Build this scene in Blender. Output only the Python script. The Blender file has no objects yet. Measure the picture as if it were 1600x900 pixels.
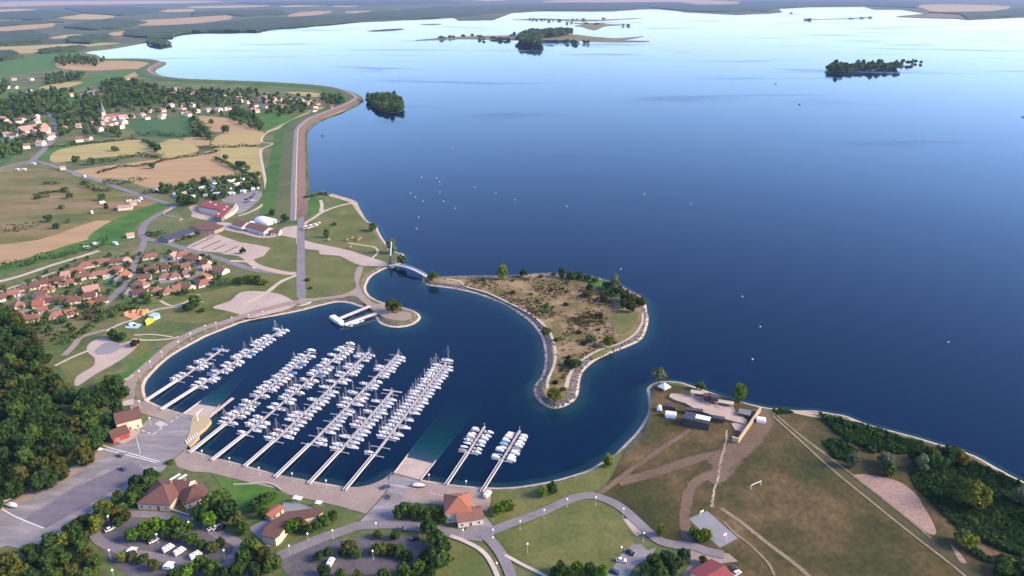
import bpy, math, random
from mathutils import Vector, Matrix
from mathutils.geometry import delaunay_2d_cdt
random.seed(7)
R = math.radians
sc = bpy.context.scene
COL = sc.collection

# ------------------------------------------------------------------ camera
CAM_H = 220.0
FPX = 1142.0                      # focal length in pixels of the 1600 px wide photograph
PITCH = R(22.16)
cam_d = bpy.data.cameras.new('camera')
cam_d.sensor_width = 36.0
cam_d.lens = FPX / 1600 * 36.0
cam_d.clip_start = 1.0
cam_d.clip_end = 200000.0
cam = bpy.data.objects.new('camera', cam_d)
cam.location = (0, 0, CAM_H)
cam.rotation_euler = (R(90) - PITCH, 0, 0)
COL.objects.link(cam)
sc.camera = cam

# ------------------------------------------------------------------ sky, sun, exposure
SUN_EL, SUN_AZ = 28.0, 98.0       # azimuth in degrees clockwise from the view direction (+Y)
world = bpy.data.worlds.new('World')
sc.world = world
world.use_nodes = True
wn = world.node_tree
for n in list(wn.nodes):
    wn.nodes.remove(n)
sky = wn.nodes.new('ShaderNodeTexSky')
sky.sky_type = 'NISHITA'
sky.sun_disc = False
sky.sun_elevation = R(SUN_EL)
sky.sun_rotation = R(SUN_AZ)
sky.altitude = 100
sky.air_density = 1.1
sky.dust_density = 0.2
sky.ozone_density = 7.0
bg = wn.nodes.new('ShaderNodeBackground')
bg.inputs['Strength'].default_value = 0.15
wo = wn.nodes.new('ShaderNodeOutputWorld')
tint = wn.nodes.new('ShaderNodeMix')        # white balance of the whole sky
tint.data_type = 'RGBA'
tint.blend_type = 'MULTIPLY'
tint.inputs['Factor'].default_value = 1.0
for s_ in tint.inputs:
    if s_.name == 'A' and s_.type == 'RGBA':
        wn.links.new(sky.outputs[0], s_)
    if s_.name == 'B' and s_.type == 'RGBA':
        s_.default_value = (1.24, 0.93, 0.90, 1)
wn.links.new([o_ for o_ in tint.outputs if o_.type == 'RGBA'][0], bg.inputs[0])
wn.links.new(bg.outputs[0], wo.inputs[0])
sun_d = bpy.data.lights.new('sun', 'SUN')
sun_d.energy = 3.0
sun_d.angle = R(22)
sun_d.color = (1.0, 0.78, 0.50)
sun = bpy.data.objects.new('sun', sun_d)
sd = Vector((math.sin(R(SUN_AZ)) * math.cos(R(SUN_EL)), math.cos(R(SUN_AZ)) * math.cos(R(SUN_EL)), math.sin(R(SUN_EL))))
sun.rotation_euler = (-sd).to_track_quat('-Z', 'Y').to_euler()
sun.location = sd * 400
COL.objects.link(sun)
vs = sc.view_settings
vs.view_transform = 'Standard'
vs.look = 'None'
vs.gamma = 1.0
vs.exposure = 1.52
vs.use_curve_mapping = False
sc.cycles.max_bounces = 6
sc.cycles.diffuse_bounces = 2
sc.cycles.glossy_bounces = 3
sc.cycles.transparent_max_bounces = 12
sc.cycles.volume_bounces = 0
sc.cycles.use_denoising = True

# ------------------------------------------------------------------ helpers
def G(u, v, z=1.6):
    """the point of the level z that the photograph shows at pixel u, v"""
    c, s = math.cos(PITCH), math.sin(PITCH)
    a, b = (u - 800.0) / FPX, (450.0 - v) / FPX
    dy, dz = c + b * s, -s + b * c
    t = (CAM_H - z) / -dz
    return Vector((a * t, dy * t, z))

def P(txt, ox=0, oy=0, k=1.0):
    """parse 'x,y x,y' traced in a window that starts at ox, oy and is enlarged k times"""
    out = []
    for w in txt.split():
        x, y = w.split(',')
        out.append((ox + float(x) / k, oy + float(y) / k))
    return out

def smooth(pts, n=6, closed=False):
    """Catmull-Rom through points (tuples or vectors)"""
    pts = [Vector(p) for p in pts]
    m = len(pts)
    if m < 3:
        return pts
    out = []
    rng = range(m) if closed else range(m - 1)
    for i in rng:
        p1, p2 = pts[i], pts[(i + 1) % m]
        p0 = pts[i - 1] if (closed or i > 0) else p1 * 2 - p2
        p3 = pts[(i + 2) % m] if (closed or i + 2 < m) else p2 * 2 - p1
        for j in range(n):
            t = j / n
            out.append(0.5 * ((2 * p1) + (p2 - p0) * t + (2 * p0 - 5 * p1 + 4 * p2 - p3) * t * t + (3 * p1 - p0 - 3 * p2 + p3) * t ** 3))
    if not closed:
        out.append(pts[-1])
    return out

def area2(pl):
    return sum(pl[i].x * pl[(i + 1) % len(pl)].y - pl[(i + 1) % len(pl)].x * pl[i].y for i in range(len(pl)))

class MB:
    """collects shapes of one part"""
    def __init__(self):
        self.v, self.f = [], []
    def add(self, vs, fs):
        n = len(self.v)
        self.v += [tuple(p) for p in vs]
        self.f += [tuple(i + n for i in f) for f in fs]
        return self
    def box(self, c, s, rz=0.0, taper=1.0):
        hx, hy, hz = s[0] / 2, s[1] / 2, s[2] / 2
        ca, sa = math.cos(rz), math.sin(rz)
        vs = []
        for z, k in ((-hz, 1.0), (hz, taper)):
            for x, y in ((-hx, -hy), (hx, -hy), (hx, hy), (-hx, hy)):
                x, y = x * k, y * k
                vs.append((c[0] + x * ca - y * sa, c[1] + x * sa + y * ca, c[2] + z))
        return self.add(vs, [(3, 2, 1, 0), (4, 5, 6, 7), (0, 1, 5, 4), (1, 2, 6, 5), (2, 3, 7, 6), (3, 0, 4, 7)])
    def tube(self, p0, p1, r0, r1=None, n=6, cap=True):
        p0, p1 = Vector(p0), Vector(p1)
        r1 = r0 if r1 is None else r1
        d = (p1 - p0).normalized()
        a = d.orthogonal().normalized()
        b = d.cross(a)
        vs = []
        for p, r in ((p0, r0), (p1, r1)):
            for i in range(n):
                t = 2 * math.pi * i / n
                vs.append(p + (a * math.cos(t) + b * math.sin(t)) * r)
        fs = [(i, (i + 1) % n, n + (i + 1) % n, n + i) for i in range(n)]
        if cap:
            fs += [tuple(range(n - 1, -1, -1)), tuple(range(n, 2 * n))]
        return self.add(vs, fs)
    def lathe(self, prof, c=(0, 0, 0), n=10):
        vs, fs = [], []
        for r, z in prof:
            for i in range(n):
                t = 2 * math.pi * i / n
                vs.append((c[0] + r * math.cos(t), c[1] + r * math.sin(t), c[2] + z))
        for k in range(len(prof) - 1):
            for i in range(n):
                fs.append((k * n + i, k * n + (i + 1) % n, (k + 1) * n + (i + 1) % n, (k + 1) * n + i))
        fs.append(tuple(range(n - 1, -1, -1)))
        fs.append(tuple((len(prof) - 1) * n + i for i in range(n)))
        return self.add(vs, fs)
    def loft(self, rings, closed_ring=True, caps=True):
        m = len(rings[0])
        vs = [p for r in rings for p in r]
        fs = []
        for k in range(len(rings) - 1):
            for i in range(m if closed_ring else m - 1):
                fs.append((k * m + i, k * m + (i + 1) % m, (k + 1) * m + (i + 1) % m, (k + 1) * m + i))
        if caps:
            fs.append(tuple(range(m - 1, -1, -1)))
            fs.append(tuple((len(rings) - 1) * m + i for i in range(m)))
        return self.add(vs, fs)
    def fill(self, pl, z):
        """filled flat polygon at height z"""
        r = delaunay_2d_cdt([Vector((p[0], p[1])) for p in pl], [], [list(range(len(pl)))], 1, 1e-4)
        fs = []
        for f in r[2]:
            a, b, c = (r[0][i] for i in f[:3])
            if (b - a).cross(c - a) < 0:
                f = list(reversed(f))
            fs.append(tuple(f))
        return self.add([(p.x, p.y, z) for p in r[0]], fs)
    def slab(self, pl, z0, z1):
        """filled polygon at z1 with sides down to z0"""
        self.fill(pl, z1)
        q = list(pl) if area2([Vector((p[0], p[1])) for p in pl]) > 0 else list(reversed(pl))
        m = len(q)
        vs = [(p[0], p[1], z0) for p in q] + [(p[0], p[1], z1) for p in q]
        return self.add(vs, [(i, (i + 1) % m, m + (i + 1) % m, m + i) for i in range(m)])
    def ribbon(self, left, right):
        m = len(left)
        return self.add(list(left) + list(right), [(i, m + i, m + i + 1, i + 1) for i in range(m - 1)])
    def mesh(self, name, smooth_shade=False):
        me = bpy.data.meshes.new(name)
        me.from_pydata([tuple(p) for p in self.v], [], self.f)
        if smooth_shade:
            me.polygons.foreach_set('use_smooth', [True] * len(me.polygons))
        me.update()
        return me

def obj(name, mb, mat, parent=None, loc=None, rz=0.0, smooth_shade=False):
    me = mb.mesh(name, smooth_shade) if isinstance(mb, MB) else mb
    o = bpy.data.objects.new(name, me)
    if mat is not None:
        if len(me.materials) == 0:
            me.materials.append(mat)
        elif me.materials[0] is not mat:
            o.material_slots[0].link = 'OBJECT'
            o.material_slots[0].material = mat
    COL.objects.link(o)
    o.parent = parent
    if loc is not None:
        o.location = loc
    o.rotation_euler = (0, 0, rz)
    return o

def struct(name, mb, mat, parent=None):
    o = obj(name, mb, mat, parent)
    if parent is None:
        o['kind'] = 'structure'
    return o

def thing(name, label, cat, loc=(0, 0, 0), rz=0.0, group=None, scale=None):
    o = bpy.data.objects.new(name, None)
    COL.objects.link(o)
    o.empty_display_size = 0.5
    o.location = loc
    o.rotation_euler = (0, 0, rz)
    if scale is not None:
        o.scale = scale
    o['label'] = label
    o['category'] = cat
    if group:
        o['group'] = group
    return o

def tag(o, label, cat, group=None):
    o['label'] = label
    o['category'] = cat
    if group:
        o['group'] = group
    return o

def kids(o):
    return list(o.children)

# ------------------------------------------------------------------ materials
def _new(name):
    m = bpy.data.materials.new(name)
    m.use_nodes = True
    nt = m.node_tree
    for n in list(nt.nodes):
        nt.nodes.remove(n)
    out = nt.nodes.new('ShaderNodeOutputMaterial')
    return m, nt, out

def mat(name, cols, scale=0.2, rough=0.8, bump=0.0, bscale=2.0, world_co=True, detail=5.0, vary=0.0, metal=0.0, spec=0.3, stretch=None, pos=None, fine=None):
    """principled surface whose colour wanders between the given base colours"""
    m, nt, out = _new(name)
    L = nt.links
    b = nt.nodes.new('ShaderNodeBsdfPrincipled')
    b.inputs['Roughness'].default_value = rough
    b.inputs['Metallic'].default_value = metal
    b.inputs['Specular IOR Level'].default_value = spec
    L.new(b.outputs[0], out.inputs[0])
    if world_co:
        co = nt.nodes.new('ShaderNodeNewGeometry').outputs['Position']
    else:
        co = nt.nodes.new('ShaderNodeTexCoord').outputs['Object']
    if stretch:
        mp = nt.nodes.new('ShaderNodeMapping')
        mp.inputs['Rotation'].default_value = (0, 0, R(stretch[0]))
        mp.inputs['Scale'].default_value = (1, stretch[1], 1)
        L.new(co, mp.inputs[0])
        co = mp.outputs[0]
    cols = [c if len(c) == 4 else (*c, 1) for c in cols]
    if len(cols) == 1:
        col = None
        b.inputs['Base Color'].default_value = cols[0]
    else:
        nz = nt.nodes.new('ShaderNodeTexNoise')
        nz.inputs['Scale'].default_value = scale
        nz.inputs['Detail'].default_value = detail
        nz.inputs['Roughness'].default_value = 0.62
        L.new(co, nz.inputs['Vector'])
        rp = nt.nodes.new('ShaderNodeValToRGB')
        e = rp.color_ramp.elements
        ps = pos or [0.32 + 0.36 * i / (len(cols) - 1) for i in range(len(cols))]
        while len(e) < len(cols):
            e.new(0.5)
        for i, c in enumerate(cols):
            e[i].position = ps[i]
            e[i].color = c
        L.new(nz.outputs['Fac'], rp.inputs[0])
        col = rp.outputs[0]
        if fine:
            n2 = nt.nodes.new('ShaderNodeTexNoise')
            n2.inputs['Scale'].default_value = fine[0]
            n2.inputs['Detail'].default_value = 3
            L.new(co, n2.inputs['Vector'])
            r2 = nt.nodes.new('ShaderNodeMapRange')
            r2.inputs[1].default_value = 0.3
            r2.inputs[2].default_value = 0.7
            r2.inputs[3].default_value = 1 - fine[1]
            r2.inputs[4].default_value = 1 + fine[1]
            L.new(n2.outputs['Fac'], r2.inputs[0])
            mx = nt.nodes.new('ShaderNodeVectorMath')
            mx.operation = 'SCALE'
            L.new(col, mx.inputs[0])
            L.new(r2.outputs[0], mx.inputs['Scale'])
            col = mx.outputs[0]
        L.new(col, b.inputs['Base Color'])
    if vary:
        oi = nt.nodes.new('ShaderNodeObjectInfo')
        mr = nt.nodes.new('ShaderNodeMapRange')
        mr.inputs[3].default_value = 1 - vary
        mr.inputs[4].default_value = 1 + vary
        L.new(oi.outputs['Random'], mr.inputs[0])
        hs = nt.nodes.new('ShaderNodeHueSaturation')
        L.new(mr.outputs[0], hs.inputs['Value'])
        if col is not None:
            L.new(col, hs.inputs['Color'])
        else:
            hs.inputs['Color'].default_value = cols[0]
        L.new(hs.outputs[0], b.inputs['Base Color'])
    if bump:
        nb = nt.nodes.new('ShaderNodeTexNoise')
        nb.inputs['Scale'].default_value = bscale
        nb.inputs['Detail'].default_value = 4
        L.new(co, nb.inputs['Vector'])
        bp = nt.nodes.new('ShaderNodeBump')
        bp.inputs['Strength'].default_value = bump
        bp.inputs['Distance'].default_value = 0.3
        L.new(nb.outputs['Fac'], bp.inputs['Height'])
        L.new(bp.outputs[0], b.inputs['Normal'])
    return m

def leaf_mat(name, dark, light, scale=0.45):
    m, nt, out = _new(name)
    L = nt.links
    co = nt.nodes.new('ShaderNodeTexCoord').outputs['Object']
    nz = nt.nodes.new('ShaderNodeTexNoise')
    nz.inputs['Scale'].default_value = scale * 6
    nz.inputs['Detail'].default_value = 3
    L.new(co, nz.inputs['Vector'])
    rp = nt.nodes.new('ShaderNodeValToRGB')
    rp.color_ramp.elements[0].position = 0.36
    rp.color_ramp.elements[0].color = (*dark, 1)
    rp.color_ramp.elements[1].position = 0.66
    rp.color_ramp.elements[1].color = (*light, 1)
    L.new(nz.outputs['Fac'], rp.inputs[0])
    oi = nt.nodes.new('ShaderNodeObjectInfo')
    mr = nt.nodes.new('ShaderNodeMapRange')
    mr.inputs[3].default_value = 0.72
    mr.inputs[4].default_value = 1.25
    L.new(oi.outputs['Random'], mr.inputs[0])
    hs = nt.nodes.new('ShaderNodeHueSaturation')
    L.new(mr.outputs[0], hs.inputs['Value'])
    L.new(rp.outputs[0], hs.inputs['Color'])
    d = nt.nodes.new('ShaderNodeBsdfDiffuse')
    t = nt.nodes.new('ShaderNodeBsdfTranslucent')
    L.new(hs.outputs[0], d.inputs[0])
    L.new(hs.outputs[0], t.inputs[0])
    mx = nt.nodes.new('ShaderNodeMixShader')
    mx.inputs[0].default_value = 0.35
    L.new(d.outputs[0], mx.inputs[1])
    L.new(t.outputs[0], mx.inputs[2])
    L.new(mx.outputs[0], out.inputs[0])
    return m

M = {}
M['land'] = mat('meadow_grass', [(.045, .080, .020), (.075, .105, .030), (.115, .125, .045), (.160, .135, .066)], 0.02, 0.95, 0.3, 1.2, fine=(0.35, 0.22))
M['lawn'] = mat('park_lawn', [(.070, .092, .020), (.105, .118, .032), (.150, .138, .050)], 0.035, 0.95, 0.25, 1.5, fine=(0.5, 0.18))
M['green'] = mat('green_grass', [(.030, .095, .010), (.050, .130, .015), (.080, .140, .024)], 0.03, 0.95, 0.2, 1.5, fine=(0.4, 0.15))
M['slope'] = mat('embankment_grass', [(.075, .095, .030), (.100, .112, .040), (.120, .118, .048)], 0.02, 0.95, 0.2, 1.5, fine=(0.3, 0.15))
M['dry'] = mat('dry_trampled_grass', [(.030, .036, .007), (.052, .046, .012), (.086, .061, .021), (.145, .096, .046)], 0.028, 0.95, 0.3, 1.2, fine=(0.45, 0.25), pos=[.34, .46, .56, .68])
M['field'] = mat('stubble_field', [(.30, .215, .080), (.36, .265, .105), (.33, .235, .11)], 0.012, 0.95, fine=(0.12, 0.08), stretch=(20, 6))
M['fieldpink'] = mat('bare_soil_field', [(.30, .195, .095), (.37, .250, .125)], 0.01, 0.95, fine=(0.1, 0.08), stretch=(-25, 5))
M['fieldyellow'] = mat('ripe_crop_field', [(.25, .215, .070), (.33, .275, .105), (.36, .28, .12)], 0.012, 0.95, fine=(0.1, 0.08), stretch=(10, 6))
M['fieldgreen'] = mat('green_crop_field', [(.034, .090, .026), (.052, .120, .030)], 0.012, 0.95, fine=(0.1, 0.1), stretch=(10, 6))
M['fieldmoor'] = mat('rough_pasture', [(.075, .095, .020), (.125, .120, .032), (.190, .140, .062), (.25, .170, .085)], 0.0085, 0.95, fine=(0.12, 0.15), stretch=(12, 3))
M['asphalt'] = mat('worn_asphalt', [(.165, .150, .158), (.215, .195, .20), (.29, .26, .255)], 0.05, 0.85, 0.1, 6, fine=(0.5, 0.12), stretch=(40, 4))
M['road'] = mat('road_asphalt', [(.165, .145, .155), (.21, .188, .195)], 0.12, 0.85, 0.1, 6, fine=(0.8, 0.1))
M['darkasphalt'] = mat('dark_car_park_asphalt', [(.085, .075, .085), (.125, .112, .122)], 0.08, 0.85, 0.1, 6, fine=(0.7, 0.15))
M['asphalt2'] = mat('newer_dark_asphalt', [(.125, .112, .135), (.165, .148, .172)], 0.06, 0.85, 0.1, 6, fine=(0.5, 0.12), stretch=(40, 4))
M['prom'] = mat('pink_promenade', [(.245, .188, .158), (.30, .235, .20)], 0.08, 0.85, 0.1, 5, fine=(0.7, 0.1))
M['plaza'] = mat('pale_gravel_square', [(.36, .28, .24), (.43, .34, .29)], 0.06, 0.9, 0.1, 5, fine=(0.6, 0.1))
M['path'] = mat('pale_path', [(.40, .34, .25), (.48, .41, .31)], 0.1, 0.9, 0.1, 5)
M['soil'] = mat('bare_trodden_soil', [(.125, .085, .055), (.17, .118, .08)], 0.05, 0.95, 0.2, 3, fine=(0.5, 0.15))
M['track'] = mat('grassy_track', [(.060, .058, .026), (.082, .074, .036)], 0.1, 0.95, 0.2, 3, fine=(0.6, 0.2))
M['trackpale'] = mat('pale_track_edge', [(.20, .155, .095), (.27, .21, .135)], 0.2, 0.95, 0.2, 3, fine=(0.8, 0.2))
M['court'] = mat('court_surface', [(.20, .20, .21), (.23, .23, .24)], 0.2, 0.8)
M['concrete'] = mat('pale_concrete', [(.42, .36, .32), (.50, .44, .39)], 0.3, 0.85, 0.1, 6)
M['shore'] = mat('pale_shore_edge', [(.40, .31, .23), (.52, .43, .34)], 0.2, 0.9, 0.2, 3)
M['bank'] = mat('grassy_stone_bank', [(.075, .072, .040), (.13, .11, .075), (.17, .14, .11)], 0.35, 0.95, 0.5, 2.5)
M['riprap'] = mat('dark_riprap_stone', [(.07, .065, .065), (.12, .108, .105), (.20, .18, .175)], 0.8, 0.9, 0.8, 1.5)
M['redrip'] = mat('red_brown_riprap', [(.10, .062, .05), (.14, .088, .072), (.18, .118, .10)], 0.3, 0.9, 0.6, 1.2)
M['sand'] = mat('sandy_shore', [(.36, .27, .18), (.45, .35, .25)], 0.15, 0.95)
M['bed'] = mat('lake_bed', [(.16, .13, .07), (.22, .18, .11)], 0.1, 0.95)
M['isle'] = mat('scrubby_dry_ground', [(.075, .085, .020), (.140, .108, .042), (.215, .150, .078), (.30, .215, .125)], 0.045, 0.95, 0.5, 1.0, fine=(0.5, 0.3), pos=[.33, .44, .54, .68])
M['pink'] = mat('pink_bare_ground', [(.24, .16, .125), (.31, .215, .175)], 0.08, 0.95, 0.3, 2, fine=(0.6, 0.2))
M['scrub'] = mat('dark_scrub_ground', [(.014, .036, .012), (.026, .055, .018), (.048, .066, .026)], 0.05, 0.95, 0.5, 1.0, fine=(0.5, 0.25))
M['white'] = mat('white_paint', [(.80, .79, .77)], rough=0.5)
M['line'] = mat('road_marking', [(.62, .60, .60), (.74, .72, .72)], 0.6, 0.7)

# water: mirror-like skin over blue, partly clear water that swallows light with depth
m, nt, out = _new('lake_water')
L = nt.links
pos_ = nt.nodes.new('ShaderNodeNewGeometry').outputs['Position']
n1 = nt.nodes.new('ShaderNodeTexNoise')
n1.inputs['Scale'].default_value = 0.35
n1.inputs['Detail'].default_value = 4
L.new(pos_, n1.inputs['Vector'])
bp = nt.nodes.new('ShaderNodeBump')
bp.inputs['Strength'].default_value = 0.035
bp.inputs['Distance'].default_value = 0.25
L.new(n1.outputs['Fac'], bp.inputs['Height'])
mp = nt.nodes.new('ShaderNodeMapping')
mp.inputs['Rotation'].default_value = (0, 0, R(12))
mp.inputs['Scale'].default_value = (0.0016, 0.0060, 1)
L.new(pos_, mp.inputs[0])
n2 = nt.nodes.new('ShaderNodeTexNoise')
n2.inputs['Scale'].default_value = 1.0
n2.inputs['Detail'].default_value = 5
n2.inputs['Distortion'].default_value = 0.6
L.new(mp.outputs[0], n2.inputs['Vector'])
rr = nt.nodes.new('ShaderNodeMapRange')
rr.inputs[1].default_value = 0.56
rr.inputs[2].default_value = 0.70
rr.inputs[3].default_value = 0.05
rr.inputs[4].default_value = 0.32
L.new(n2.outputs['Fac'], rr.inputs[0])
gl = nt.nodes.new('ShaderNodeBsdfGlossy')
gl.inputs['Color'].default_value = (.72, .875, 1, 1)
L.new(rr.outputs[0], gl.inputs['Roughness'])
L.new(bp.outputs[0], gl.inputs['Normal'])
df = nt.nodes.new('ShaderNodeBsdfDiffuse')
df.inputs['Color'].default_value = (.000, .048, .16, 1)
tr = nt.nodes.new('ShaderNodeBsdfTransparent')
tr.inputs['Color'].default_value = (.92, .98, .98, 1)
fr = nt.nodes.new('ShaderNodeFresnel')
fr.inputs['IOR'].default_value = 1.23
L.new(bp.outputs[0], fr.inputs['Normal'])
ma = nt.nodes.new('ShaderNodeMixShader')
ma.inputs[0].default_value = 0.82
L.new(df.outputs[0], ma.inputs[1])
L.new(tr.outputs[0], ma.inputs[2])
mb_ = nt.nodes.new('ShaderNodeMixShader')
L.new(fr.outputs[0], mb_.inputs[0])
L.new(ma.outputs[0], mb_.inputs[1])
L.new(gl.outputs[0], mb_.inputs[2])
L.new(mb_.outputs[0], out.inputs['Surface'])
va = nt.nodes.new('ShaderNodeVolumeAbsorption')
va.inputs['Color'].default_value = (.12, .79, .50, 1)
va.inputs['Density'].default_value = 0.6
L.new(va.outputs[0], out.inputs['Volume'])
M['water'] = m

# ------------------------------------------------------------------ land, lake, banks
LZ = 1.6
far_shore = P("2600,21 2000,23 1800,25 1600,27 1555,29 1512,31 1495,29 1400,26 1447,21 1407,15 1367,15 1350,10.5 1250,11 1215,12.5 1222,19 1200,21 1150,23 1112,21 1070,19 1050,15 1017,14 975,15.5 960,17.5 925,18 850,17 815,19 800,20 770,31 717,32 710,28 675,28 650,29.5 617,32 570,34 542,35 525,37 472,41 420,45 400,49 350,49 300,50 275,52 272,57 258,59 230,61 232,66 200,72 170,77 140,80 130,83 150,86 165,94")
dike_shore = P("165,94 200,93.5 230,94 250,96 260,99 254,103 245,108 242,112 248,117 260,121 290,125 330,127 400,129.5 450,132 500,135.5 530,139.5 550,145 562,150.5 568,156 565,160 555,166 535,175 510,185 495,192 486,200 481,207 480.5,215 481.5,250 483.5,300 485,305")
near_shore = P("485,305 497,299 512,301 530,306 547,311 557,316 560,322 567,335 575,346 587,351 592,362 601,377 615,392 630,397 632,405 626,412 613,416.5 602,420 590,426 581,432 575,440 572,450 576,460 585,467 600,473 632,481 647,486 656,492 657,498 650,505 637,510 620,512 605,510 592,504 586,494 577,482 562,479 550,475 537,472.5 522,473 500,478 475,484.5 450,490 420,495.5 395,500 375,505 360,511 325,525 300,538 275,552 255,567 240,582 230,594 226,605 227,616 231,624 240,630 263,639 285,645.5 310,650 327,654 312,672 297,688 290,699 299,703 316,708 338,716 357,720 385,727.5 406,733.5 438,742 485,751 513,756 537,760 556,761 575,758 594,751 607,743 616,738 658,749 688,754 706,757 735,760 772,762 806,760.5 834,756.5 863,751 891,743.5 919,734 943,720 960,710 975,695 992,678 1003,663 1011,648 1013.5,635 1012,616 1011,607 1020,599 1039,595.5 1062,597 1082,603 1105,611 1131,620 1146,625 1176,632 1199,637 1225,639 1244,641 1275,642 1300,646 1322,650 1356,663 1405,676 1435,684 1461,692 1488,700 1525,713 1563,734 1600,753 1680,790 1800,850 1950,960")
def W0(pts):
    return [G(u, v, 0.0) for u, v in pts]
far_w = W0(far_shore)
dike_w = smooth(W0(dike_shore), 4)
near_w = smooth(W0(near_shore), 6)
loop = far_w[:-1] + dike_w[:-1] + near_w
i_d0 = len(far_w) - 1
i_n0 = i_d0 + len(dike_w) - 1
outer = [Vector((1500, -400, 0)), Vector((-90000, -400, 0)), Vector((-90000, 90000, 0)), Vector((90000, 90000, 0)), Vector((90000, far_w[0].y, 0))]
full = loop + outer
SGN = 1.0 if area2(full) > 0 else -1.0     # counter-clockwise: inland lies to the left

def normals(pl, closed=False):
    out = []
    m = len(pl)
    for i in range(m):
        a = pl[i - 1] if (i > 0 or closed) else pl[i]
        b = pl[(i + 1) % m] if (i + 1 < m or closed) else pl[i]
        d = Vector((b.x - a.x, b.y - a.y, 0))
        if d.length < 1e-6:
            d = Vector((1, 0, 0))
        d.normalize()
        out.append(Vector((-d.y, d.x, 0)))
    return out

def offset(pl, nn, d, z):
    return [Vector((p.x + n.x * d, p.y + n.y * d, z)) for p, n in zip(pl, nn)]

near_n = [n * SGN for n in normals(near_w)]
def taper_offset(pl, nn, d, z):
    out = []
    rj = random.Random(int(d * 10))
    amp = .35 if d < 3 else .7
    for i, (p, n) in enumerate(zip(pl, nn)):
        k = min(1.0, i / 10.0) * (1 + rj.uniform(-amp, amp) / d)
        out.append(Vector((p.x + n.x * d * k, p.y + n.y * d * k, z)))
    return out
inner = taper_offset(near_w, near_n, 5.0, LZ)
land_loop = [Vector((p.x, p.y, LZ)) for p in loop[:i_n0]] + inner + outer
mb = MB().fill(land_loop, LZ)
skirt_top = [Vector((p.x, p.y, LZ)) for p in loop[:i_n0 + 1]]
skirt_bot = [Vector((p.x, p.y, -2.0)) for p in loop[:i_n0 + 1]]
mb.ribbon(skirt_top, skirt_bot)
struct('ground', mb, M['land'])

mb = MB().ribbon(offset(near_w, near_n, -0.4, -0.12), taper_offset(near_w, near_n, 1.7, 0.42))
struct('shore_edge', mb, M['shore'])
mb = MB().ribbon(taper_offset(near_w, near_n, 1.7, 0.42), taper_offset(near_w, near_n, 5.0, LZ))
struct('shore_bank', mb, M['bank'])
mb = MB().ribbon(offset(near_w, near_n, -5, -1.0), offset(near_w, near_n, -0.4, -0.12)).ribbon(offset(near_w, near_n, -13, -6.5), offset(near_w, near_n, -5, -1.0))
mb.ribbon(offset(near_w, near_n, -20, -9.3), offset(near_w, near_n, -13, -6.5))
struct('underwater_slope', mb, M['bed'])

# water box
x0, x1, y0, y1 = -30000, 60000, -380, 40000
mb = MB().box(((x0 + x1) / 2, (y0 + y1) / 2, -4.0), (x1 - x0, y1 - y0, 8.0))
struct('lake_water', mb, M['water'])
mb = MB().fill([Vector((-95000, -450)), Vector((95000, -450)), Vector((95000, 95000)), Vector((-95000, 95000))], -9.0)
struct('lake_bed', mb, M['bed'])

# dike: pale water edge, red-brown stone facing, crest road, long grass slope
dike_line = smooth(W0(dike_shore[:-1] + [(484.3, 312), (484.8, 322), (485.0, 334), (485.0, 345)]), 4)
dn = [n * SGN for n in normals(dike_line)]
dk = [min(1.0, max(0.0, (len(dike_line) - 1 - i) / 13.0)) for i in range(len(dike_line))]
prof = [(0, -.3), (1.8, .5), (14, 6.2), (15.2, 6.3), (20.2, 6.3), (22, 6.2), (36, 4.3), (52, LZ + .05)]
offs = [[Vector((p.x + n.x * d, p.y + n.y * d, (z if k >= 1 else (LZ + .03 + max(0, z - LZ) * k)))) for p, n, k in zip(dike_line, dn, dk)] for d, z in prof]
struct('dike_shore_edge', MB().ribbon(offs[0], offs[1]), M['shore'])
struct('dike_stone_facing', MB().ribbon(offs[1], offs[2]), M['redrip'])
struct('dike_kerb', MB().ribbon(offs[2], offs[3]), M['path'])
struct('dike_crest_road', MB().ribbon(offs[3], offs[4]), M['road'])
struct('dike_grass_slope', MB().ribbon(offs[4], offs[5]).ribbon(offs[5], offs[6]), M['slope'])
struct('dike_foot_meadow', MB().ribbon(offs[6], offs[7]), M['green'])

_zc = [0]
def lift():
    _zc[0] += 1
    return 0.0006 * (_zc[0] % 70)

def area(name, mtl, txt, layer=1, ox=0, oy=0, k=1.0, sm=3, z=None):
    pts = [G(u, v, LZ) for u, v in P(txt, ox, oy, k)]
    if sm:
        pts = smooth(pts, sm, True)
    return struct(name, MB().fill(pts, ((LZ + 0.05 * layer) if z is None else z) + lift()), M[mtl])

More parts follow.
